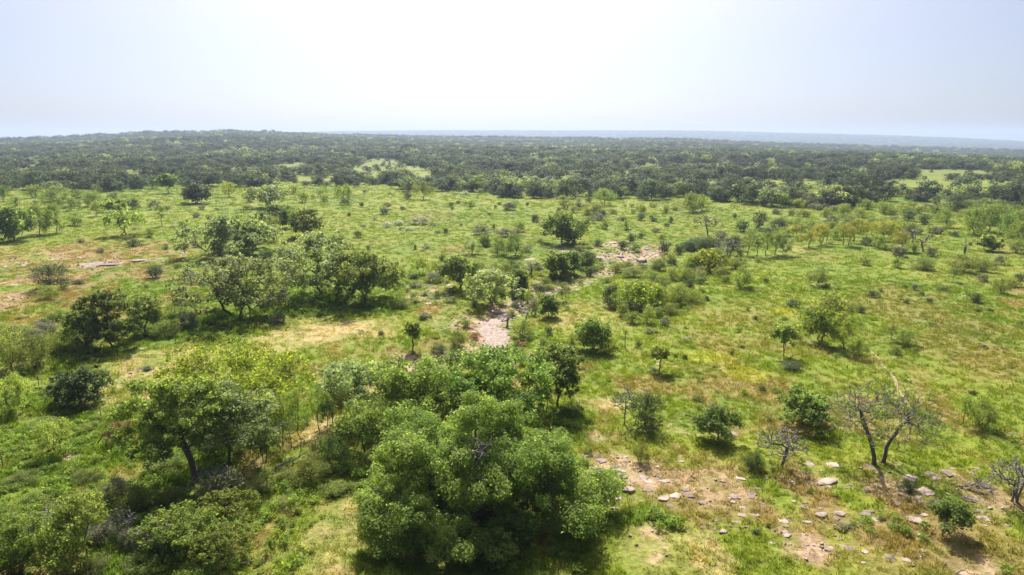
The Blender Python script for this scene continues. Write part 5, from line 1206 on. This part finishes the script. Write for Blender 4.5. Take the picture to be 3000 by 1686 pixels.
def woodland():
    rng = np.random.default_rng(21)
    eu, ev = np.array(EDGE).T
    ex, ey = hits(np.clip(eu, -600, 3700), ev)
    eaz, er = np.arctan2(ex, ey), np.hypot(ex, ey)
    o = np.argsort(eaz); eaz, er = eaz[o], er[o]
    AZ = math.radians(43)
    def batch(r0, r1, area, wlo, whi, hlo, hhi):
        n = int((r1 ** 2 - r0 ** 2) / 2 * 2 * AZ / area)
        r = np.sqrt(rng.uniform(r0 ** 2, r1 ** 2, n)); az = rng.uniform(-AZ, AZ, n)
        sz = rng.uniform(0, 1, n) ** 1.9
        return r, az, wlo + (whi - wlo) * sz, hlo + (hhi - hlo) * np.clip(sz + rng.normal(size=n) * .2, 0, 1)
    B = [batch(240, 900, 33, 3.6, 15, 2.6, 9.5), batch(900, 1700, 85, 7, 16, 4.0, 10), batch(1700, 2350, 150, 9, 17, 5, 9), batch(2350, 3000, 190, 8, 24, 4, 17), batch(5200, 8350, 900, 22, 48, 7, 13)]
    r, az, w, h = (np.concatenate([b[i] for b in B]) for i in range(4))
    x, y = r * np.sin(az), r * np.cos(az)
    re = np.interp(az, eaz, er) + (fbm(x, y, 30, 71, 3) - .55) * 50
    keep = r > re
    # thin the wood a little in patches
    dens = fbm(x * .45, y, 75, 73, 3)
    far_t = smooth(900, 2000, r)
    keep &= (dens > .485 - .13 * far_t) | (rng.uniform(0, 1, len(r)) < .10 + .1 * far_t) | ((r < re + 18) & (rng.uniform(0, 1, len(r)) < .8))
    z = terrain(x, y)
    u, vb = project(x, y, z); _, vt = project(x, y, z + h)
    hw = w / 2 * F_PX / r
    for (rg, cx, cyy, cw, ch) in CLEAR:
        uu, vv = uv(rg, cx, cyy); s = REG[rg][2]; aw, ah = cw / s / 2, ch / s / 2
        t = np.clip(np.abs(u - uu) / (aw + hw * .4), 0, 1)
        half = ah * np.sqrt(1 - t * t)
        inside = (np.abs(u - uu) < aw + hw * .3) & (vt < vv + half * .8) & (vb > vv - half * .8)
        keep &= ~(inside & ((fbm(x, y, 14, 79, 2) + rng.uniform(-.12, .12, len(r))) > .36))
    x, y, z, w, h, r, re, u, vb = (a[keep] for a in (x, y, z, w, h, r, re, u, vb))
    # kind by place: dark junipers in belts, oaks, pale brush
    bel = fbm(x * .4, y, 80, 77, 3); rr = rng.uniform(0, 1, len(x))
    kind = np.where(rr < .22 + 2.2 * np.clip(bel - .42, 0, .4), 0, np.where(rr < .90, 1, np.where(rr < .955, 2, np.where(rr < .963, 3, 4))))
    inview = (u > -40) & (u < 3040) & (r < 520)
    score = np.where(inview, (r - re), 1e9)
    order = np.argsort(score)
    nfront = int(min(300, (score < 26).sum()))
    front = order[:nfront]
    ks = ['jun', 'foak', 'silver', 'thin2', 'gbush']
    names = ('the left-edge oaks', 'the wide mesquite', 'the dome tree', 'the broad low oak', 'the umbrella oak', 'the white brush', 'the lone green tree', 'the wide dark bush', 'the pyramid oak', 'the lone light tree',
             'the tall dead tree', 'the slim grey row', 'the golden row', 'the bent dead tree', 'the right-edge oaks', 'the silvery oak pair')
    marks = [L for L in LAND if L[2] in names]
    lab = {}
    for i in front:
        k = ks[kind[i]]
        Wk, Hk, kw = KIND[k]
        if k == 'gbush': w[i] *= .8; h[i] *= .6
        P = proto(k, 'far'); tm, cm = P[int(rng.integers(len(P)))]
        best = min(marks, key=lambda L: abs(L[0] - u[i]))
        nm = best[2]
        lb = {'jun': 'dark juniper in the forest edge', 'foak': 'green oak in the forest edge', 'silver': 'grey-green oak in the forest edge', 'thin2': 'pale green leafy tree in the forest edge', 'gbush': 'pale bare-looking brush in the forest edge'}[k] + ' beyond ' + nm
        root = root_at({'thin2': 'elm_tree', 'gbush': 'grey_brush'}.get(k, NAMES.get(k, k)), float(x[i]), float(y[i]), float(rng.uniform(0, 6.28)), (w[i] / Wk, w[i] / Wk, h[i] / Hk), lb, 'shrub' if k == 'gbush' else 'tree', 'forest edge ' + ('brush' if k == 'gbush' else 'trees') + ' beyond ' + nm)
        a, b = ('stems', 'foliage') if k == 'gbush' else ('trunk', 'crown')
        obj(a, tm, root); obj(b, cm, root)
        lab.setdefault(lb, []).append((u[i], root))
    for lb, Lr in lab.items():
        Lr.sort(key=lambda t: t[0])
        for q, (_, root) in enumerate(Lr):
            if len(Lr) > 1: root['label'] = lb.replace(' beyond ', f', {ORD[q] if q else "first"} from the left beyond ')
    rest = np.setdiff1d(np.arange(len(x)), front)
    T = []; meta = []
    for k in ks:
        for lodv in ('far', 'tiny'):
            for tm, cm in proto(k, lodv)[:3]:
                T.append(cm); meta.append((k, lodv))
    Wk = np.array([KIND[k][0] for k in ks]); Hk = np.array([KIND[k][1] for k in ks])
    kd = kind[rest]
    idx = kd * 6 + np.where(r[rest] > 650, 3, 0) + rng.integers(0, 3, len(rest))
    s = np.stack([w[rest] / Wk[kd], w[rest] / Wk[kd], h[rest] / Hk[kd]], 1)
    s[kd == 4] *= .7
    rot = np.stack([np.zeros(len(rest)), np.zeros(len(rest)), rng.uniform(0, 6.28, len(rest))], 1)
    scatter('woodland', np.stack([x[rest], y[rest], z[rest] - .2], 1), rot, s, idx, T, 'dense mixed woodland of oak and juniper rolling away to the hazy ridges')
    print('woodland', len(rest), 'front', nfront)
woodland()
print('wood', time.time() - T0)

# ------------------------------------------------------------------ grass, weeds, pebbles
def tuft_mesh(seed, n, hgt, spread, bw, name):
    rng = np.random.default_rng(seed)
    an = rng.uniform(0, 6.283, n); rr = spread * np.sqrt(rng.uniform(0, 1, n))
    B = np.stack([rr * np.cos(an), rr * np.sin(an), np.full(n, -.04)], 1)
    d2 = rng.uniform(0, 6.283, n); ln = hgt * rng.uniform(.5, 1.15, n)
    tip = B + np.stack([np.cos(an) * ln * .35 + rng.normal(size=n) * .1 * hgt, np.sin(an) * ln * .35 + rng.normal(size=n) * .1 * hgt, ln], 1)
    side = np.stack([np.cos(d2), np.sin(d2), np.zeros(n)], 1) * bw
    mid = B * .45 + tip * .55; mid[:, 2] += .06 * hgt
    V = np.empty((n, 5, 3)); V[:, 0] = B - side; V[:, 1] = B + side; V[:, 2] = mid + side * .8; V[:, 3] = tip; V[:, 4] = mid - side * .8
    t = np.empty((n, 5)); t[:] = rng.uniform(.2, .8, n)[:, None]; t[:, :2] -= .2; t[:, 3] += .2
    return mesh_np(name, V.reshape(-1, 3), np.arange(5 * n), np.arange(0, 5 * n, 5), M['tuft'], {'tint': ('FLOAT', np.clip(t, 0, 1).ravel())})

def build_grass():
    rng = np.random.default_rng(33)
    AZ = math.radians(43)
    xs, ys, ss = [], [], []
    for r0, r1, dens, sz in ((24, 45, 9.0, .8), (45, 80, 6.0, .95), (80, 140, 2.6, 1.25), (140, 240, .95, 1.9), (240, 420, .26, 3.0)):
        n = int((r1 ** 2 - r0 ** 2) * AZ * dens)
        r = np.sqrt(rng.uniform(r0 ** 2, r1 ** 2, n)); a = rng.uniform(-AZ, AZ, n)
        xs.append(r * np.sin(a)); ys.append(r * np.cos(a)); ss.append(sz * rng.uniform(.55, 1.25, n))
    x, y, s = np.concatenate(xs), np.concatenate(ys), np.concatenate(ss)
    c, Z = ground_color(x, y)
    clump = fbm(x, y, 2.6, 81, 2)
    bare = np.clip(Z['soil'] * 1.05 + .25 * Z['straw'], 0, 1)
    bare = np.maximum(bare, smooth(3.0, 1.6, creek_dist(x, y)))
    keep = rng.uniform(0, 1, len(x)) < (1 - bare) * (.35 + .9 * smooth(.3, .6, clump)) + .04
    for rx, ry, ra, rb in ROCK_AT:
        nb = np.flatnonzero((np.abs(x - rx) < ra) & (np.abs(y - ry) < rb))
        q = ((x[nb] - rx) / ra) ** 2 + ((y[nb] - ry) / rb) ** 2
        keep[nb[(q < .72) & (rng.uniform(0, 1, len(nb)) < .94)]] = False
    x, y, s, c = x[keep], y[keep], s[keep], c[keep]
    lush = Z['lush'][keep] + .3 * Z['yellow'][keep]; dry = np.clip(Z['straw'][keep] + Z['soil'][keep], 0, 1)
    c = c * np.where(np.hypot(x, y) > 130, rng.uniform(.9, 1.12, len(x)), rng.uniform(.76, 1.3, len(x)))[:, None] * np.array([1.05, 1.08, .95])
    z = gz(x, y)
    r = np.hypot(x, y)
    hz = s * (.75 + .8 * lush - .35 * dry) * rng.uniform(.7, 1.3, len(x)) * np.where(r > 140, .5, 1)
    T = [tuft_mesh(i, 26, .34, .26, .022, 'tuft') for i in range(6)]
    scl = np.stack([s, s, hz], 1); rot = np.stack([rng.normal(size=len(x)) * .08, rng.normal(size=len(x)) * .08, rng.uniform(0, 6.28, len(x))], 1)
    scatter('grass', np.stack([x, y, z], 1), rot, scl, rng.integers(0, 6, len(x)), T, 'yellow-green pasture grass in uneven tufts over the whole meadow', c)
    print('tufts', len(x))
    # leafy weeds: low mounds on the near left slope and in the lush spots
    n = 26000
    r = np.sqrt(rng.uniform(28 ** 2, 130 ** 2, n)); a = rng.uniform(-AZ, AZ, n)
    x, y = r * np.sin(a), r * np.cos(a)
    Zs = zones(x, y)
    cl = fbm(x, y, 3.5, 91, 3)
    left = smooth(6, -6, x + .12 * y - 2) * smooth(75, 55, y)
    p = np.clip(Zs['lush'] * .55 * smooth(.35, .6, cl) + left * .6 * smooth(.35, .55, cl) + .012, 0, 1) * (1 - np.clip(Zs['soil'] + Zs['straw'], 0, 1))
    k = rng.uniform(0, 1, n) < p
    x, y = x[k], y[k]; n = len(x)
    T = []
    for v in range(5):
        tm, cm = gen_plant('weed', 4000 + v, 1.0, .6, base=0, nlobe=7, lobe_r=.24, nleaf=150, leaf=.13, mat='weed', stems=1, tr=.01, zlow=-.1, shell=.6, tips_per=0)
        T.append(cm)
    s = rng.uniform(.5, 1.35, n); scl = np.stack([s, s, s * rng.uniform(.6, 1.2, n)], 1)
    rot = np.stack([np.zeros(n), np.zeros(n), rng.uniform(0, 6.28, n)], 1)
    scatter('weeds', np.stack([x, y, gz(x, y) - .03], 1), rot, scl, rng.integers(0, 5, n), T, 'bright green leafy weeds covering the slope in low mounds')
    # pebbles
    n = 60000
    r = np.sqrt(rng.uniform(28 ** 2, 190 ** 2, n)); a = rng.uniform(-AZ, AZ, n)
    x, y = r * np.sin(a), r * np.cos(a)
    Zs = zones(x, y); p = np.clip(Zs['soil'] * .6 + Zs['dry'] * .025, 0, 1)
    k = rng.uniform(0, 1, n) < p
    x, y = x[k], y[k]; n = len(x)
    T = [rock_proto(50 + v) for v in range(4)]
    s = rng.uniform(.08, .34, n) * (.7 + .006 * np.hypot(x, y))
    scl = np.stack([s, s * rng.uniform(.6, 1.1, n), s * .3], 1); rot = np.stack([rng.normal(size=n) * .15, rng.normal(size=n) * .15, rng.uniform(0, 6.28, n)], 1)
    scatter('pebbles', np.stack([x, y, gz(x, y) + .01], 1), rot, scl, rng.integers(0, 4, n), T, 'loose pale stones and gravel strewn over bare ground and creek bed')
    print('weeds/pebbles', n)
build_grass()

# ------------------------------------------------------------------ haze
def build_haze():
    s = 12600.0; zt, zb = 125.0, -330.0
    V = np.array([[-s, -s, zb], [s, -s, zb], [s, s, zb], [-s, s, zb], [-s, -s, zt], [s, -s, zt], [s, s, zt], [-s, s, zt]])
    L = [3, 2, 1, 0, 4, 5, 6, 7, 0, 1, 5, 4, 1, 2, 6, 5, 2, 3, 7, 6, 3, 0, 4, 7]
    m, n, l = new_mat('haze_air')
    out = n.new('ShaderNodeOutputMaterial'); pv = n.new('ShaderNodeVolumePrincipled')
    pv.inputs['Color'].default_value = (.47, .58, .79, 1); pv.inputs['Density'].default_value = HAZE_DENSITY; pv.inputs['Anisotropy'].default_value = .3
    l.new(pv.outputs[0], out.inputs['Volume'])
    o = obj('haze', mesh_np('haze', V, np.array(L), np.arange(0, 24, 4), m)); tag(o, 'pale blue summer haze over the far woodland', None, None, 'stuff')
build_haze()
print('done', time.time() - T0)
